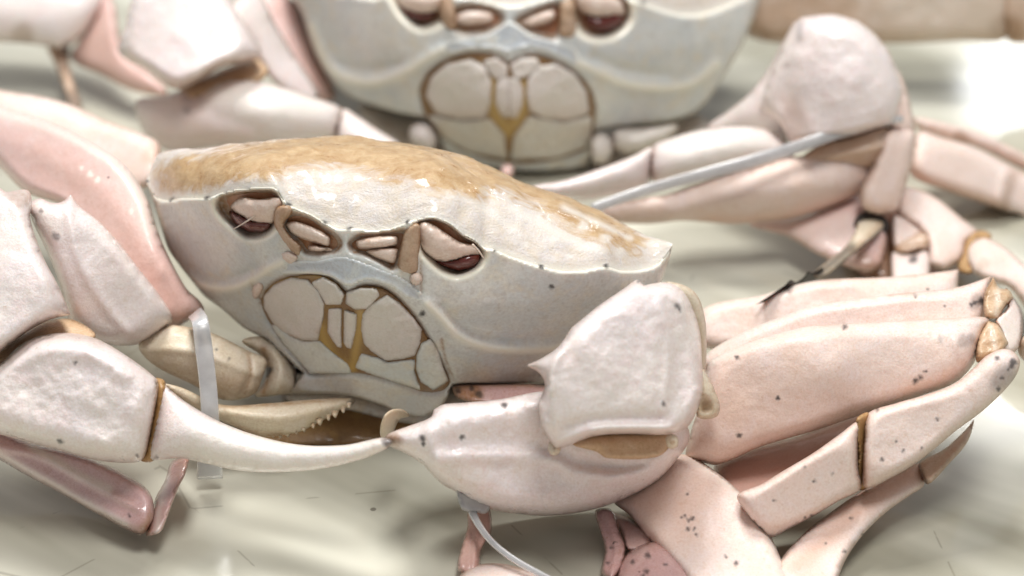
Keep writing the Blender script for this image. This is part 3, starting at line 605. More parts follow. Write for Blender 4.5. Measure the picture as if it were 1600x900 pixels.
leg(c1, [('knee', [(1538, 460), (1552, 433, 1), (1562, 450), (1577, 453), (1584, 466, 1), (1570, 481), (1560, 499, 1), (1540, 496)], [(1540, 480, -5.5), (1582, 466, -5.2), (1556, 440, -5.0)], .28, 'membrane', dict(sp=3.2, rough=.07, margin=.5, paint=[('line', [(1541, 462), (1552, 438)], 5, 'stain_shade', .6), ('line', [(1560, 452), (1556, 494)], 4, 'light', .35)])),
         ('knee', [(1526, 566), (1528, 530), (1544, 501, 1), (1560, 508), (1576, 536, 1), (1562, 552), (1545, 560)], [(1528, 555, -6.5), (1574, 536, -6.3), (1546, 504, -6.0)], .28, 'membrane', dict(sp=3.2, rough=.07, margin=.5, paint=[('line', [(1528, 562), (1560, 552)], 8, 'stain_shade', .6), ('line', [(1548, 510), (1556, 545)], 4, 'light', .35)])),
         ('knee_cover', [(1571, 449), (1586, 468), (1597, 488), (1597, 526), (1586, 550), (1568, 548), (1564, 516), (1555, 501), (1574, 480)], [(1576, 455, -5.0), (1596, 510, -5.5), (1570, 540, -6.1)], .3, 'leg', dict(sp=3.4, paint=[('line', [(1574, 450), (1588, 470), (1597, 492), (1596, 530)], 2.5, 'dark', .8), ('fill', [(1558, 500), (1580, 486), (1590, 520), (1572, 544)], 10, 'light', .4)])),
         ('shank', [(1594, 530), (1640, 500), (1700, 510), (1700, 580), (1640, 590), (1596, 560), (1590, 545)], [(1595, 545, -5.7), (1690, 520, -4.9), (1650, 580, -5.2)], .4, 'tawny', {})])
L4 = [(1354, 648), (1400, 630), (1439, 619), (1490, 600), (1522, 574), (1541, 556), (1567, 545), (1584, 550), (1594, 566), (1583, 594), (1539, 639), (1494, 673), (1439, 718), (1395, 745), (1351, 762), (1348, 730), (1349, 690)]
leg(c1, [('forearm', L4, [(1350, 700, -7.9), (1450, 660, -7.5), (1570, 560, -6.9), (1540, 630, -7.3)], .5, 'leg', dict(paint=[('dots', [(1574, 578), (1580, 572), (1566, 590), (1560, 608), (1583, 566), (1558, 560)], 7, 'dark', .85), ('dots', [(1568, 590)], 28, 'dark', .4), ('dots', [(1378, 718), (1440, 700), (1412, 704), (1370, 640), (1400, 690), (1465, 655)], 4, 'dark', .8), ('line', [(1354, 650), (1348, 700), (1351, 760)], 3.5, 'stain_shade', .8)])),
         ('shank', [(1344, 657), (1310, 680), (1272, 707), (1220, 738), (1189, 757), (1152, 774), (1165, 800), (1185, 825), (1203, 840), (1235, 825), (1272, 806), (1310, 783), (1345, 763), (1341, 730), (1341, 690)], [(1340, 710, -8.0), (1272, 750, -8.2), (1170, 790, -8.5), (1205, 835, -8.6)], .5, 'leg', dict(paint=[('dots', [(1272, 752), (1210, 782), (1256, 730), (1268, 806), (1258, 810), (1300, 740)], 4, 'dark', .9), ('line', [(1344, 660), (1341, 700), (1344, 760)], 3, 'stain_shade', .7)]))])
leg(c1, [('joint_membrane', [(1338, 655), (1358, 645), (1356, 690), (1355, 740), (1353, 764), (1340, 764), (1340, 710)], [(1348, 650, -7.7), (1346, 762, -7.95), (1352, 700, -7.75)], .2, 'seam', dict(sp=3.6)), ('thigh', [(1115, 732), (1160, 705), (1250, 680), (1346, 645), (1380, 640), (1370, 690), (1300, 730), (1200, 790), (1150, 790)], [(1120, 735, -6.5), (1340, 660, -5.6), (1180, 775, -7.4), (1300, 700, -6.3)], .35, 'rose', dict(paint=[('fill', [(1115, 732), (1250, 680), (1346, 650), (1300, 730), (1180, 780)], 25, 'tint', .5)]))])  # tint on this deeper thigh is painted shade between the legs
leg(c1, [('forearm', [(1440, 720), (1475, 702), (1512, 668), (1522, 655), (1512, 690), (1478, 730), (1450, 757), (1440, 745), (1434, 730)], [(1440, 735, -7.2), (1515, 665, -6.2), (1470, 735, -7.3)], .3, 'tawny', dict(paint=[('line', [(1435, 728), (1442, 742), (1448, 757)], 3.5, 'dark', .7)])),
         ('shank', [(1436, 724), (1400, 742), (1350, 765), (1272, 820), (1240, 850), (1217, 880), (1190, 960), (1280, 980), (1317, 884), (1345, 840), (1383, 802), (1420, 775), (1444, 757)], [(1435, 740, -7.2), (1350, 790, -8.0), (1230, 890, -9.3), (1300, 900, -9.4), (1235, 970, -10.7)], .4, 'leg', dict(paint=[('line', [(1430, 740), (1340, 800), (1250, 880)], 16, 'tint', .5), ('dots', [(1330, 810), (1290, 850), (1350, 835), (1320, 862)], 4, 'dark', .8)]))])
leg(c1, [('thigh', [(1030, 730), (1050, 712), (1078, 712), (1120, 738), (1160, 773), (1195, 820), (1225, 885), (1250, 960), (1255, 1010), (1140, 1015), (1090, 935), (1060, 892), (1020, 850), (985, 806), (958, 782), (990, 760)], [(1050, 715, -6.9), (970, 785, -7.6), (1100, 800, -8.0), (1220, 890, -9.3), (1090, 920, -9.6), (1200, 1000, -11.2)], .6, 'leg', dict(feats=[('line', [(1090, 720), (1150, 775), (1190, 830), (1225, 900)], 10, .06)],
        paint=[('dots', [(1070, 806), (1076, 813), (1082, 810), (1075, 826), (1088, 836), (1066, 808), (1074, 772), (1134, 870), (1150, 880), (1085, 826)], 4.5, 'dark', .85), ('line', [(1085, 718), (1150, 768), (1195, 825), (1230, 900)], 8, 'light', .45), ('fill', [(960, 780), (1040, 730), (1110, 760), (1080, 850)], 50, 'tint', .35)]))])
# small hind legs under the bent claw
leg(c1, [('shank', [(733, 795), (762, 790), (768, 830), (752, 860), (748, 892), (716, 892), (722, 850), (730, 825)], [(745, 800, -8.0), (735, 885, -9.0), (760, 840, -8.4)], .22, 'mauve', dict(sp=3.8, feats=[('line', [(745, 800), (740, 890)], 4, .06)], paint=[('fill', [(733, 795), (762, 790), (768, 830), (748, 892), (716, 892)], 14, 'tint', .4)])),
         ('thigh', [(716, 905), (735, 886), (775, 880), (815, 888), (870, 920), (900, 1000), (715, 1000)], [(720, 905, -9.4), (810, 895, -9.3), (770, 930, -9.8), (800, 1000, -11)], .35, 'leg', dict(paint=[('line', [(716, 903), (735, 886), (775, 880), (812, 890)], 3, 'stain_shade', .6)]))])
leg(c1, [('shank', [(930, 798), (955, 796), (968, 830), (977, 856), (972, 882), (958, 905), (940, 895), (945, 860), (936, 825)], [(940, 800, -7.8), (975, 855, -8.7), (955, 900, -9.3)], .2, 'mauve', dict(sp=3.8, feats=[('line', [(945, 800), (962, 850), (955, 900)], 4, .06)], paint=[('dots', [(955, 855), (950, 880)], 4, 'dark', .8)]))])
leg(c1, [('forearm', [(950, 802), (972, 805), (1000, 822), (1024, 842), (1010, 856), (982, 860), (970, 830)], [(955, 805, -7.5), (1020, 845, -8.4), (985, 855, -8.6)], .2, 'rose', dict(sp=3.8, paint=[('dots', [(1021, 842)], 8, 'dark', .8)])),
         ('thigh', [(966, 892), (975, 870), (992, 856), (1026, 846), (1052, 864), (1088, 905), (1098, 985), (955, 985)], [(970, 890, -9.2), (1030, 852, -8.8), (1080, 915, -9.6), (1000, 980, -10.9)], .35, 'mauve', dict(paint=[('dots', [(1010, 893), (1005, 900), (988, 878), (1012, 868), (1040, 882)], 6, 'dark', .8)]))])
# legs of the front crab, image left
leg(c1, [('thigh', [(-60, 200), (0, 262), (40, 300), (110, 330), (180, 440), (258, 515), (297, 500), (319, 486), (312, 470), (291, 450), (259, 391), (243, 350), (231, 312), (200, 262), (150, 225), (80, 190), (0, 166), (-60, 140)], [(-50, 180, .5), (0, 250, -.6), (110, 280, -1.8), (200, 280, -2.2), (220, 400, -3.4), (300, 490, -4.0), (150, 360, -2.8)], .75, 'rose', dict(feats=[('line', [(0, 215), (110, 262), (190, 330), (250, 420)], 22, .07)], paint=[('dots', [(128, 262), (141, 272), (152, 281), (206, 330)], 7, 'light', .9), ('line', [(-20, 160), (80, 188), (160, 232), (215, 290), (240, 350)], 22, 'light', .5), ('fill', [(60, 240), (180, 300), (290, 480), (240, 470), (130, 330)], 40, 'tint', .3)]))])  # pale dots are painted highlights
leg(c1, [('shank', [(-60, 655), (0, 672), (47, 690), (117, 708), (187, 736), (233, 768), (240, 806), (224, 834), (196, 826), (150, 802), (93, 770), (40, 742), (0, 719), (-60, 690)], [(-40, 670, -6.6), (50, 700, -6.9), (120, 745, -7.3), (230, 780, -7.9), (215, 830, -8.3)], .45, 'mauve', dict(sp=4, feats=[('line', [(0, 698), (60, 712), (140, 755), (215, 795)], 6, .08)], paint=[('dots', [(202, 805)], 5, 'dark', .9), ('line', [(240, 805), (224, 832)], 9, 'stain_shade', .7), ('line', [(0, 712), (93, 762), (196, 820)], 7, 'light', .5), ('line', [(50, 698), (90, 722), (130, 745), (170, 765)], 7, 'light', .6)])),
         ('foot', [(268, 722), (294, 714), (290, 740), (280, 760), (270, 785), (260, 812), (250, 832), (228, 836), (236, 806), (243, 778), (258, 750)], [(285, 720, -6.9), (262, 780, -7.7), (238, 830, -8.3)], .25, 'mauve', dict(sp=3.6, paint=[('line', [(243, 780), (236, 806), (229, 834)], 6, 'stain_shade', .75), ('line', [(262, 745), (248, 800), (246, 830)], 5, 'light', .5), ('fill', [(275, 716), (295, 714), (285, 750), (268, 760)], 12, 'stain_shade', .4)]))])
leg(c1, [('shank', [(708, 602), (760, 600), (850, 602), (900, 620), (850, 632), (760, 632), (715, 622)], [(710, 610, -5.6), (850, 615, -5.7), (780, 630, -5.9)], .25, 'mauve', dict(sp=4, paint=[('dots', [(716, 610), (748, 616), (737, 606)], 9, 'dark', .8), ('fill', [(704, 600), (750, 600), (750, 630), (710, 630)], 8, 'stain_shade', .8), ('line', [(700, 600), (850, 601)], 5, 'stain_shade', .7)]))])

# ================================================================== the crab behind
c2 = thing('crab', 'blurred pale crab behind, cut off by the top edge, facing the camera', 'crab', tuple(at(np.array(810.), np.array(240.), 4.5) * [1, 1, 0]), G)
rim2 = [(440, -40), (470, -22), (505, -14), (550, -10), (590, -4), (608, -22), (640, -34), (680, -34), (696, -20), (712, -8), (740, -4), (770, 4), (797, 8), (830, 2), (868, -10), (890, -30), (920, -38), (955, -30), (980, -6), (1000, 2), (1040, 16), (1075, 22), (1110, 17), (1150, 0), (1178, -20), (1200, -45)]
P2 = dict(plate_paint=[('fill', [(650, 182), (935, 182), (935, 260), (690, 256)], 24, 'stain_shade', .38)], lower=(6, 7), sp=4.6, grow=3.4, gum_paint=[('line', [(768, 130), (774, 175), (793, 205)], 10, 'tint', 1), ('line', [(820, 130), (814, 175), (795, 205)], 10, 'tint', 1)],  # plate_paint darkens the lower plates: shade of the undercut painted in
    ctrl=[(800, 264, 5.05), (870, 262, 5.0), (735, 250, 5.2), (800, 185, 4.25), (795, 120, 4.35), (797, 8, 5.0), (600, 0, 5.6), (470, -22, 7.2), (440, -40, 7.8), (990, 0, 5.5), (1110, 17, 6.6), (1200, -45, 8.0), (1100, 165, 6.2), (1170, 50, 7.0), (925, 205, 4.95), (685, 205, 5.0), (534, 147, 6.2), (487, 72, 7.0)],
    rim=rim2,
    under=[(1188, 0), (1178, 31), (1156, 78), (1131, 120), (1103, 160), (1075, 181), (1030, 192), (975, 198), (930, 205, 1), (924, 235), (918, 262, 1), (870, 268), (815, 269), (760, 262), (721, 250), (694, 235, 1), (684, 210), (677, 188, 1), (627, 178), (581, 165), (545, 150), (512, 119), (487, 72), (471, 20), (455, -10)],
    orbits=[[(608, -20), (640, -32), (680, -32), (694, -16), (700, 10), (690, 32), (659, 44), (634, 28), (618, 6)], [(890, -26), (920, -36), (955, -28), (978, -6), (984, 28), (969, 48), (941, 59), (912, 52), (898, 30), (893, 0)]],
    fossae=[[(706, 19), (721, 10), (745, 8), (768, 12), (787, 28), (777, 44), (740, 52), (709, 44)], [(804, 34), (831, 18), (871, 5), (880, 12), (878, 40), (868, 59), (831, 50)]],
    ridges=[[(486, 40), (505, 90), (530, 118), (571, 130), (615, 122), (659, 96), (690, 78)], [(905, 99), (934, 112), (975, 130), (1025, 138), (1081, 131), (1120, 100)]],
    grooves=[[(534, 98), (571, 108), (620, 100)], [(930, 90), (975, 108), (1040, 115)]], seams=[],
    bulges=[([(520, 10), (600, 30), (650, 60), (640, 90), (570, 95), (520, 70)], 50, .10), ([(980, 60), (1100, 40), (1130, 60), (1080, 110), (990, 100), (940, 75)], 50, .10)],
    mouth=[(656, 145), (662, 126), (676, 108), (700, 94), (735, 84), (765, 85), (783, 92), (795, 100), (809, 92), (834, 86), (868, 96), (900, 116), (920, 138), (930, 170), (928, 205), (922, 230), (870, 250), (800, 256), (730, 240), (690, 215), (664, 180)], arch=14,
    dots=[(1005, 3), (505, -12), (545, -8)],
    epistome=[(694, 66), (735, 60), (765, 52), (797, 34), (830, 54), (865, 64), (902, 76), (910, 112), (885, 96), (850, 80), (825, 76), (796, 84), (770, 78), (735, 77), (700, 84)], epi_line=[(700, 80), (735, 72), (770, 74), (796, 80), (825, 72), (860, 80), (900, 102)],
    plates=[([(668, 150), (676, 122), (700, 102), (735, 95), (756, 106), (766, 130), (764, 162), (756, 182), (720, 184), (684, 176)], .2),
            ([(757, 97), (775, 93), (790, 104), (791, 120), (776, 122), (764, 110)], .16), ([(799, 104), (815, 93), (838, 93), (842, 102), (826, 116), (806, 122)], .16),
            ([(781, 124), (793, 123), (794, 150), (794, 180), (786, 180), (777, 162), (776, 140)], .14), ([(797, 124), (809, 124), (815, 140), (814, 164), (805, 182), (797, 180)], .14),
            ([(826, 126), (840, 106), (868, 102), (896, 118), (914, 144), (918, 176), (890, 186), (850, 184), (830, 172), (824, 150)], .2),
            ([(672, 182), (720, 190), (764, 188), (785, 210), (790, 246), (735, 236), (692, 212)], .16), ([(806, 212), (828, 184), (880, 192), (922, 184), (920, 226), (868, 244), (800, 248)], .16)],
    eyes=[([(616, -6), (630, -16), (660, -14), (690, -12), (696, 4), (684, 18), (655, 22), (630, 14)], [(618, 4), (632, 10), (658, 19), (680, 16), (676, 28), (655, 33), (634, 24)]), ([(896, -14), (920, -20), (950, -12), (972, 4), (976, 22), (955, 26), (925, 26), (903, 14)], [(915, 22), (938, 25), (966, 18), (978, 26), (966, 42), (942, 50), (920, 40)])],
    antennules=[[(712, 24), (730, 16), (768, 20), (770, 34), (735, 40), (712, 36)], [(814, 34), (864, 14), (868, 30), (830, 42)]],
    antennae=[[(690, -6), (706, 0), (714, 30), (712, 46), (696, 44), (688, 24)], [(876, 4), (896, 0), (900, 30), (898, 58), (876, 58), (874, 30)]])
FD2 = front(c2, P2)
carapace(c2, rim2, [(440, -40, 7.8), (480, -85, 9.3), (580, -125, 9.2), (690, -145, 9.0), (800, -155, 9.0), (920, -145, 9.0), (1040, -115, 9.0), (1140, -80, 9.0), (1200, -45, 8.2)], FD2, [('fill', [(470, -60), (800, -40), (1170, -60), (1100, -170), (800, -200), (520, -170)], 40, 'tint', .9), ('line', rim2, 7, 'light', .9), ('dots', P2['dots'], 6, 'dark', .8)])
pillow('breast_plate', [(560, 165), (690, 195), (720, 248), (815, 268), (925, 258), (980, 196), (1090, 178), (1110, 205), (1000, 240), (925, 268), (815, 276), (690, 258), (600, 210)], depth([(560, 170, 6.6), (815, 272, 5.0), (1090, 185, 6.6)]), .2, c2, 'face', back=.8, paint=[('fill', [(560, 165), (815, 250), (1090, 178), (1110, 205), (925, 278), (690, 268)], 20, 'stain_shade', .5)])
for pts, Y in (([(640, 200), (655, 192), (672, 196), (682, 215), (680, 232), (655, 232), (640, 220)], 4.8), ([(925, 215), (945, 208), (958, 225), (952, 250), (930, 255), (922, 238)], 4.6), ([(960, 205), (1010, 200), (1060, 196), (1040, 220), (985, 240), (960, 232)], 4.9)):
    pillow('hip', pts, depth([(pts[0][0], pts[0][1], Y), (pts[3][0], pts[3][1], Y - .1), (pts[5][0], pts[5][1], Y - .2)]), .4, c2, 'plate', sp=4.5)
pillow('hip', [(782, 262), (795, 255), (803, 262), (800, 275), (785, 275)], depth([(782, 262, 3.6), (803, 262, 3.6), (790, 275, 3.4)]), .2, c2, 'rose', sp=4)

# its claw, image right, with the bent wrist
cl = part('claw', c2)
pillow('arm', [(1248, 32), (1226, 60), (1200, 107), (1172, 145), (1140, 172), (1105, 198), (1110, 215), (1190, 210), (1240, 225), (1280, 180), (1300, 80)], depth([(1248, 35, 3.0), (1105, 205, 3.4), (1240, 200, 2.2), (1290, 100, 2.6)]), .6, cl, 'claw', sp=5.2)
pillow('wrist', [(1238, 40), (1252, 27, 1), (1301, 22), (1340, 32, 1), (1366, 52), (1388, 78, 1), (1402, 108), (1412, 140, 1), (1402, 192, 1), (1340, 212), (1290, 222), (1236, 234, 1), (1224, 208), (1206, 184, 1), (1186, 172), (1190, 150), (1210, 98)], depth([(1250, 32, 3.0), (1390, 90, 2.6), (1400, 180, 2.0), (1250, 220, 1.9), (1220, 170, 2.4), (1310, 120, 2.2)]), .9, cl, 'claw', sp=4.6, plateau=.55, feats=[('fill', [(1266, 50), (1330, 48), (1372, 84), (1388, 170), (1330, 196), (1262, 208), (1240, 160)], 16, .2), ('line', [(1215, 180), (1240, 150), (1250, 90)], 14, .05), ('line', [(1240, 218), (1310, 206), (1390, 190)], 10, .08)], paint=[('fill', [(1215, 150), (1245, 150), (1265, 215), (1235, 222)], 16, 'tint', .25), ('line', [(1250, 40), (1248, 60)], 6, 'dark', .4)], rough=.03)  # tint spot paints the orange shadow beside the arm
pillow('joint_membrane', [(1245, 256), (1280, 226), (1330, 212), (1388, 198), (1388, 240), (1366, 262), (1300, 262)], depth([(1250, 250, 1.4), (1370, 215, 1.6), (1350, 255, 1.4)]), .4, cl, 'tawny', sp=5, feats=[('line', [(1260, 250), (1320, 240), (1380, 228)], 7, .1)])
pillow('palm', [(1020, 228), (1040, 218), (1093, 203), (1157, 197), (1200, 204), (1234, 228), (1240, 246), (1200, 256), (1150, 268), (1093, 280), (1035, 290), (1018, 280), (1014, 250)], depth([(1025, 255, 1.3), (1150, 205, 1.7), (1230, 235, 1.7), (1100, 270, 1.2)]), .75, cl, 'claw', sp=5, paint=[('line', [(1022, 226), (1017, 255), (1024, 288)], 5, 'stain_shade', .55), ('fill', [(1050, 215), (1200, 205), (1200, 240), (1050, 270)], 30, 'light', .5)])
pillow('movable_finger', [(1019, 230), (990, 243), (940, 262), (880, 282), (830, 292), (830, 306), (900, 314), (960, 306), (1012, 292), (1018, 262)], depth([(1018, 260, 1.25), (940, 285, .8), (835, 300, .2)]), .5, cl, 'claw', sp=5)
pillow('fixed_finger', [(900, 330), (960, 318), (1013, 308), (1040, 304), (1120, 276), (1200, 254), (1253, 244), (1349, 244), (1370, 262), (1360, 285), (1339, 305), (1253, 337), (1200, 346), (1147, 350), (1067, 345), (1010, 350), (940, 345)], depth([(905, 338, .4), (1040, 330, .8), (1200, 300, 1.1), (1350, 265, 1.5), (1150, 345, .9)]), .6, cl, 'leg', sp=5, feats=[('line', [(1060, 330), (1150, 308), (1300, 285)], 14, .05)], paint=[('line', [(1100, 346), (1230, 340), (1330, 308)], 12, 'tint', .4), ('fill', [(900, 325), (1040, 316), (1030, 352), (930, 350)], 14, 'stain_shade', .2)])
# its leg standing beside that claw, with the dark pointed foot
leg(c2, [('thigh', [(1388, 97), (1402, 108), (1414, 130), (1424, 170), (1430, 206), (1415, 212), (1390, 205), (1384, 180), (1378, 135)], [(1390, 105, 2.6), (1428, 200, 1.9), (1388, 195, 1.9)], .35, 'leg', dict(sp=4.8, paint=[('dots', [(1395, 155)], 8, 'dark', .4)])),
         ('shank', [(1380, 206), (1404, 200), (1429, 205), (1426, 245), (1418, 280), (1410, 308), (1402, 328), (1375, 336), (1350, 328), (1343, 300), (1358, 270), (1374, 235)], [(1400, 205, 1.7), (1428, 240, 1.5), (1350, 310, .9), (1400, 325, 1.0)], .45, 'leg', dict(sp=4.8, paint=[('line', [(1372, 240), (1345, 298)], 6, 'stain_shade', .4)])),
         ('foot_cuff', [(1334, 350), (1341, 335), (1355, 330), (1378, 336), (1389, 347), (1387, 366), (1378, 364), (1376, 348), (1350, 343), (1340, 354)], [(1340, 345, .65), (1386, 350, .75), (1360, 335, .8)], .12, 'ink', dict(sp=3.2)),
         ('foot', [(1342, 346), (1360, 342), (1379, 347), (1378, 360), (1350, 384), (1324, 405), (1306, 420), (1281, 434), (1269, 430), (1292, 408), (1320, 386), (1336, 362)], [(1345, 348, .55), (1378, 350, .6), (1324, 398, -.8), (1275, 430, -2.0)], .16, 'claw_cream', dict(sp=3.2, rough=.05, paint=[('line', [(1378, 358), (1350, 384), (1324, 404), (1306, 418)], 3.5, 'dark', .85), ('line', [(1330, 386), (1300, 410), (1280, 426)], 9, 'dark', .75), ('line', [(1376, 350), (1330, 394)], 4, 'stain_shade', .5)])),
         ('foot_tip', [(1286, 418), (1284, 432), (1258, 447), (1222, 464), (1181, 476, 1), (1226, 446), (1236, 437), (1243, 441), (1257, 432), (1262, 424), (1270, 426)], [(1284, 424, -1.75), (1240, 445, -2.8), (1183, 475, -4.0)], .1, 'ink', dict(sp=3.0))])
leg(c2, [('thigh', [(1170, 352), (1189, 346), (1253, 337), (1340, 300), (1360, 330), (1385, 360), (1380, 410), (1360, 425), (1310, 412), (1275, 396), (1230, 370)], [(1180, 350, 1.6), (1340, 310, 1.7), (1370, 410, .0), (1260, 380, .7)], .4, 'rose', dict(sp=5, paint=[('line', [(1340, 400), (1372, 420), (1390, 380)], 14, 'stain_shade', .6), ('fill', [(1180, 350), (1330, 330), (1330, 400)], 20, 'light', .3)]))])
leg(c2, [('forearm', [(1396, 336), (1420, 342), (1446, 360), (1452, 378), (1432, 392), (1404, 394), (1394, 380)], [(1400, 342, 1.1), (1450, 370, .9), (1410, 390, .5)], .35, 'leg', dict(sp=4.2)),
         ('knee_ring', [(1396, 386), (1408, 376), (1422, 369), (1442, 362), (1452, 374), (1450, 388), (1432, 392), (1412, 398), (1398, 396)], [(1398, 388, .35), (1448, 370, .5), (1430, 392, .2)], .3, 'tawny', dict(sp=3.6, rough=.05, paint=[('line', [(1398, 390), (1424, 384), (1450, 378)], 4, 'stain_shade', .7)])),
         ('shank', [(1394, 394), (1410, 398), (1430, 396), (1446, 390), (1453, 404), (1452, 440), (1440, 462), (1400, 462), (1392, 430)], [(1396, 395, .05), (1448, 390, .15), (1420, 455, -1.0)], .32, 'claw', dict(sp=3.6, plateau=.9, margin=.5, paint=[('fill', [(1390, 390), (1452, 386), (1456, 460), (1396, 460)], 20, 'tint', .25), ('dots', [(1427, 405)], 8, 'dark', .85), ('line', [(1394, 391), (1413, 397), (1447, 387)], 2.5, 'light', .7)]))])
leg(c2, [('forearm', [(1436, 206), (1470, 214), (1520, 229), (1600, 270), (1660, 300), (1660, 380), (1600, 344), (1548, 322), (1480, 298), (1424, 274), (1424, 240)], [(1430, 240, 3.0), (1530, 270, 3.4), (1650, 340, 3.6), (1500, 300, 2.9)], .6, 'leg', dict(sp=5.4, feats=[('line', [(1575, 250), (1560, 330)], 8, .06)], paint=[('line', [(1590, 255), (1568, 325)], 10, 'stain_shade', .45), ('line', [(1424, 275), (1480, 300), (1548, 322)], 16, 'tint', .5)]))])
leg(c2, [('thigh', [(1428, 184), (1460, 188), (1540, 212), (1620, 250), (1660, 275), (1660, 290), (1600, 266), (1520, 228), (1440, 208)], [(1435, 195, 4.4), (1540, 220, 4.4), (1650, 280, 4.4)], .35, 'leg', dict(sp=5.4, paint=[('dots', [(1503, 215)], 16, 'stain_shade', .5)]))])
leg(c2, [('thigh', [(1404, 300), (1420, 292), (1459, 307), (1505, 343), (1530, 365), (1512, 378), (1508, 398), (1491, 417), (1470, 422), (1450, 412), (1448, 380), (1434, 357), (1404, 334)], [(1415, 305, 1.7), (1520, 368, .9), (1480, 418, .0), (1448, 380, .6)], .45, 'leg', dict(sp=4.2, paint=[('fill', [(1460, 380), (1500, 370), (1500, 420), (1460, 420)], 16, 'stain_shade', .22), ('line', [(1528, 366), (1512, 378), (1508, 398), (1491, 416)], 4, 'stain_shade', .7)])),
         ('knee_ring', [(1504, 396), (1508, 376), (1518, 364), (1536, 360), (1550, 368), (1544, 376), (1530, 374), (1518, 384), (1514, 402), (1522, 424), (1508, 428), (1496, 420)], [(1508, 380, .55), (1545, 368, .5), (1508, 424, -.5)], .16, 'seam', dict(sp=3.4)),
         ('shank', [(1513, 388), (1522, 376), (1538, 371), (1569, 386), (1602, 415), (1640, 460), (1660, 540), (1620, 510), (1600, 478), (1577, 450), (1552, 441), (1534, 434), (1518, 424), (1510, 405)], [(1520, 385, .3), (1600, 440, -1.6), (1640, 500, -2.6), (1520, 420, -.5)], .5, 'leg', dict(sp=4.2, rough=.04, paint=[('fill', [(1510, 385), (1535, 375), (1545, 410), (1520, 425)], 10, 'light', .3), ('dots', [(1536, 412)], 12, 'stain_shade', .4)]))])
leg(c2, [('thigh', [(1330, 300), (1380, 290), (1440, 300), (1470, 350), (1464, 430), (1420, 446), (1370, 440), (1335, 420), (1320, 360)], [(1335, 310, 2.4), (1450, 310, 2.4), (1455, 430, .6), (1345, 420, .6)], .3, 'rose', dict(sp=5, paint=[('fill', [(1358, 350), (1398, 345), (1400, 440), (1358, 432)], 12, 'stain_shade', .75), ('fill', [(1330, 300), (1460, 310), (1460, 430), (1340, 420)], 20, 'tint', .6)]))])
# its claw, image left
cl = part('claw', c2)
pillow('arm', [(360, 14), (385, -10), (405, -12), (430, 36), (462, 90), (500, 150), (480, 158), (450, 144), (424, 124), (396, 80)], depth([(370, 20, 5.4), (405, -10, 6.4), (495, 150, 5.4), (440, 120, 5.2)]), .4, cl, 'claw', sp=5.5)
pillow('wrist', [(212, -10), (196, 40), (184, 78), (198, 94), (232, 110), (258, 132), (278, 139), (306, 128), (348, 104), (385, 96), (408, 88), (402, 66), (372, 20), (350, -20), (280, -30)], depth([(220, 0, 5.0), (190, 80, 4.4), (280, 135, 3.5), (400, 85, 4.2), (350, -10, 5.2), (290, 60, 4.3)]), .9, cl, 'claw', sp=5.5, plateau=.6, paint=[('line', [(200, 98), (258, 134), (280, 140), (348, 106), (404, 94)], 8, 'tint', .5), ('dots', [(330, 52)], 16, 'stain_shade', .3)], rough=.03)
pillow('joint_membrane', [(280, 140), (320, 118), (400, 92), (420, 110), (400, 130), (340, 140), (300, 155)], depth([(285, 145, 4.0), (410, 100, 4.7), (320, 140, 4.0)]), .3, cl, 'membrane', sp=5.5)
pillow('palm', [(250, 150), (290, 140), (306, 146), (340, 129), (384, 124), (440, 136), (490, 152), (534, 170), (530, 190), (522, 212), (470, 222), (400, 226), (320, 232), (270, 236), (232, 218), (212, 176), (214, 156)], depth([(220, 170, 4.1), (400, 130, 4.0), (530, 185, 3.9), (400, 222, 3.4), (280, 230, 3.6)]), .8, cl, 'claw', sp=5.2, feats=[('line', [(300, 150), (340, 180), (400, 200)], 14, -.08)], paint=[('fill', [(212, 160), (290, 150), (340, 190), (420, 215), (270, 240)], 30, 'tint', .25), ('dots', [(292, 172)], 13, 'dark', .3), ('fill', [(330, 140), (440, 140), (520, 175), (430, 190)], 25, 'light', .6), ('line', [(534, 172), (526, 212)], 5, 'stain_shade', .6)])
pillow('movable_finger', [(536, 170), (560, 182), (590, 202), (625, 225), (640, 245), (580, 245), (535, 225), (526, 212)], depth([(535, 190, 3.9), (600, 225, 3.4), (560, 230, 3.4)]), .4, cl, 'claw', sp=5)
leg(c2, [('thigh', [(400, -10), (460, 0), (482, 50), (504, 102), (526, 150), (512, 158), (484, 150), (452, 100), (424, 52)], [(410, 0, 8.0), (460, 10, 8.2), (520, 150, 6.9), (470, 120, 6.9)], .4, 'rose', dict(sp=5.5))])
leg(c2, [('shank', [(-60, 120), (0, 140), (60, 150), (110, 163), (170, 190), (215, 206), (248, 224), (250, 252), (242, 286), (200, 296), (110, 240), (0, 190), (-60, 170)], [(-50, 130, 3.0), (65, 155, 2.2), (160, 195, 1.6), (245, 245, .6), (180, 270, .6), (0, 185, 1.9)], .45, 'leg', dict(sp=5.4, paint=[('dots', [(242, 240)], 20, 'tint', .5)]))])

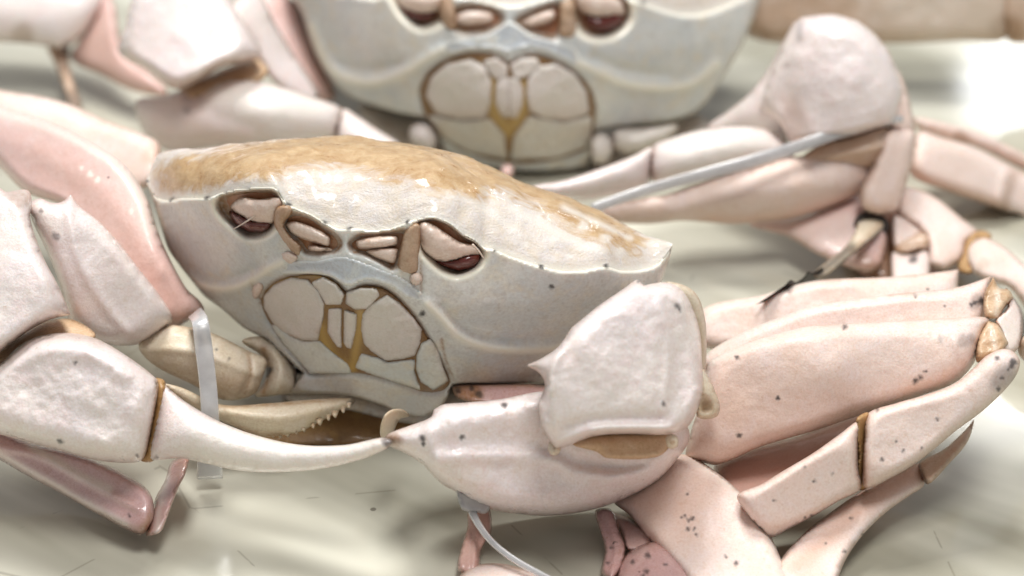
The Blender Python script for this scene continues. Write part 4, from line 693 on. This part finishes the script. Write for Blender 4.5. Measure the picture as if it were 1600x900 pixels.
# ================================================================== two more crabs, only edges of them in the picture
c3 = thing('crab', 'pale crab at the upper left corner, only a pink claw and thin brown leg showing', 'crab', tuple(at(np.array(40.), np.array(60.), 12.0) * [1, 1, 0]), G)
cl = part('claw', c3)
pillow('palm', [(-80, -60), (40, -70), (150, -40), (164, -5), (150, 28), (128, 56), (102, 74), (70, 72), (40, 68), (0, 66), (-80, 60)], depth([(-60, 40, 9.6), (150, 0, 9.8), (60, 68, 9.2), (40, -60, 10.8)]), .9, cl, 'claw', sp=6, paint=[('dots', [(36, 52)], 26, 'stain_shade', .4), ('dots', [(106, 72)], 10, 'dark', .7)])
leg(c3, [('thigh', [(160, -20), (180, 10), (186, 50), (194, 84), (224, 106), (258, 136), (262, 150), (208, 142), (160, 118), (110, 92), (126, 58), (146, 28)], [(165, 0, 9.8), (250, 140, 7.6), (120, 90, 9.4), (190, 90, 8.6)], .5, 'rose', dict(sp=6, paint=[('fill', [(120, 80), (170, 20), (190, 90), (250, 140), (180, 130)], 20, 'tint', .3)]))])
leg(c3, [('shank', [(74, 70), (108, 70), (108, 96), (116, 128), (126, 160), (128, 178), (112, 172), (100, 140), (88, 105)], [(80, 72, 9.8), (105, 75, 9.8), (120, 170, 7.6)], .3, 'tawny', dict(sp=5.5, paint=[('line', [(112, 150), (122, 174)], 9, 'dark', .6), ('dots', [(104, 74)], 12, 'dark', .7), ('fill', [(74, 70), (108, 70), (110, 100), (90, 105)], 12, 'stain_shade', .25)]))])
c4 = thing('crab', 'crab farthest back at the upper right, only a tan leg showing', 'crab', tuple(at(np.array(1400.), np.array(20.), 13.0) * [1, 1, 0]), G)
leg(c4, [('thigh', [(1150, -50), (1300, -50), (1460, -45), (1572, -40), (1578, 10), (1572, 60), (1500, 64), (1413, 68), (1300, 66), (1200, 66), (1150, 40)], [(1160, 0, 9.4), (1400, 60, 9.4), (1570, 10, 9.5), (1400, -40, 9.8)], .6, 'tawny', dict(sp=6.5, rough=.04, paint=[('dots', [(1568, 45)], 24, 'stain_shade', .6), ('fill', [(1360, -40), (1560, -40), (1560, 60), (1400, 60)], 60, 'light', .4), ('line', [(1190, 60), (1300, 62), (1420, 64)], 14, 'stain_shade', .35)])),
         ('forearm', [(1574, -40), (1680, -40), (1680, 60), (1620, 66), (1574, 62)], [(1580, 0, 9.5), (1670, -30, 9.8), (1650, 60, 9.4)], .55, 'tawny', dict(sp=6.5, paint=[('dots', [(1580, 48)], 24, 'stain_shade', .6)]))])

# ================================================================== plastic ties round the claws
def tie(label, loc, builder):
    t_ = thing('cable_tie', label, 'cable tie', loc, 'plastic ties binding the claws')
    builder(t_); return t_
tie('white plastic band looped round the left claw of the front crab', tuple(at(np.array(328.), np.array(745.), -6.6)),
    lambda q: (strip('band', [(305, 490, -5.0, 26), (312, 500, -5.75, 26), (318, 540, -6.05, 27), (325, 600, -6.4, 27), (328, 650, -6.7, 28), (327, 700, -6.75, 36), (328, 747, -6.75, 40)], q, 'plastic', .06),))
def tie2(q):
    pillow('buckle', [(714, 764), (735, 772), (766, 784), (760, 802), (742, 800), (722, 796)], depth([(718, 770, -8.5), (762, 790, -8.45), (740, 798, -8.6)]), .16, q, 'plastic', sp=3.5, plateau=.5)
    tube('tail', [(736, 794, -8.6, 14), (745, 815, -8.8, 11), (768, 846, -9.15, 10), (800, 872, -9.45, 10), (840, 895, -9.7, 10), (900, 925, -10.0, 10)], q, 'plastic', ratio=.5)
tie('white plastic tie hanging under the right claw, its thin tail curving to the table', tuple(at(np.array(740.), np.array(790.), -8.6)), tie2)
tie('milky straight tie tail stretched across the right claw of the crab behind', tuple(at(np.array(1160.), np.array(270.), .3)),
    lambda q: strip('band', [(925, 326, -.35, 15), (1000, 300, .0, 16), (1100, 272, .15, 18), (1180, 250, .35, 19), (1250, 228, .7, 19), (1320, 204, 1.0, 17), (1372, 190, 1.3, 14), (1410, 186, 1.5, 10)], q, 'plastic', .06))
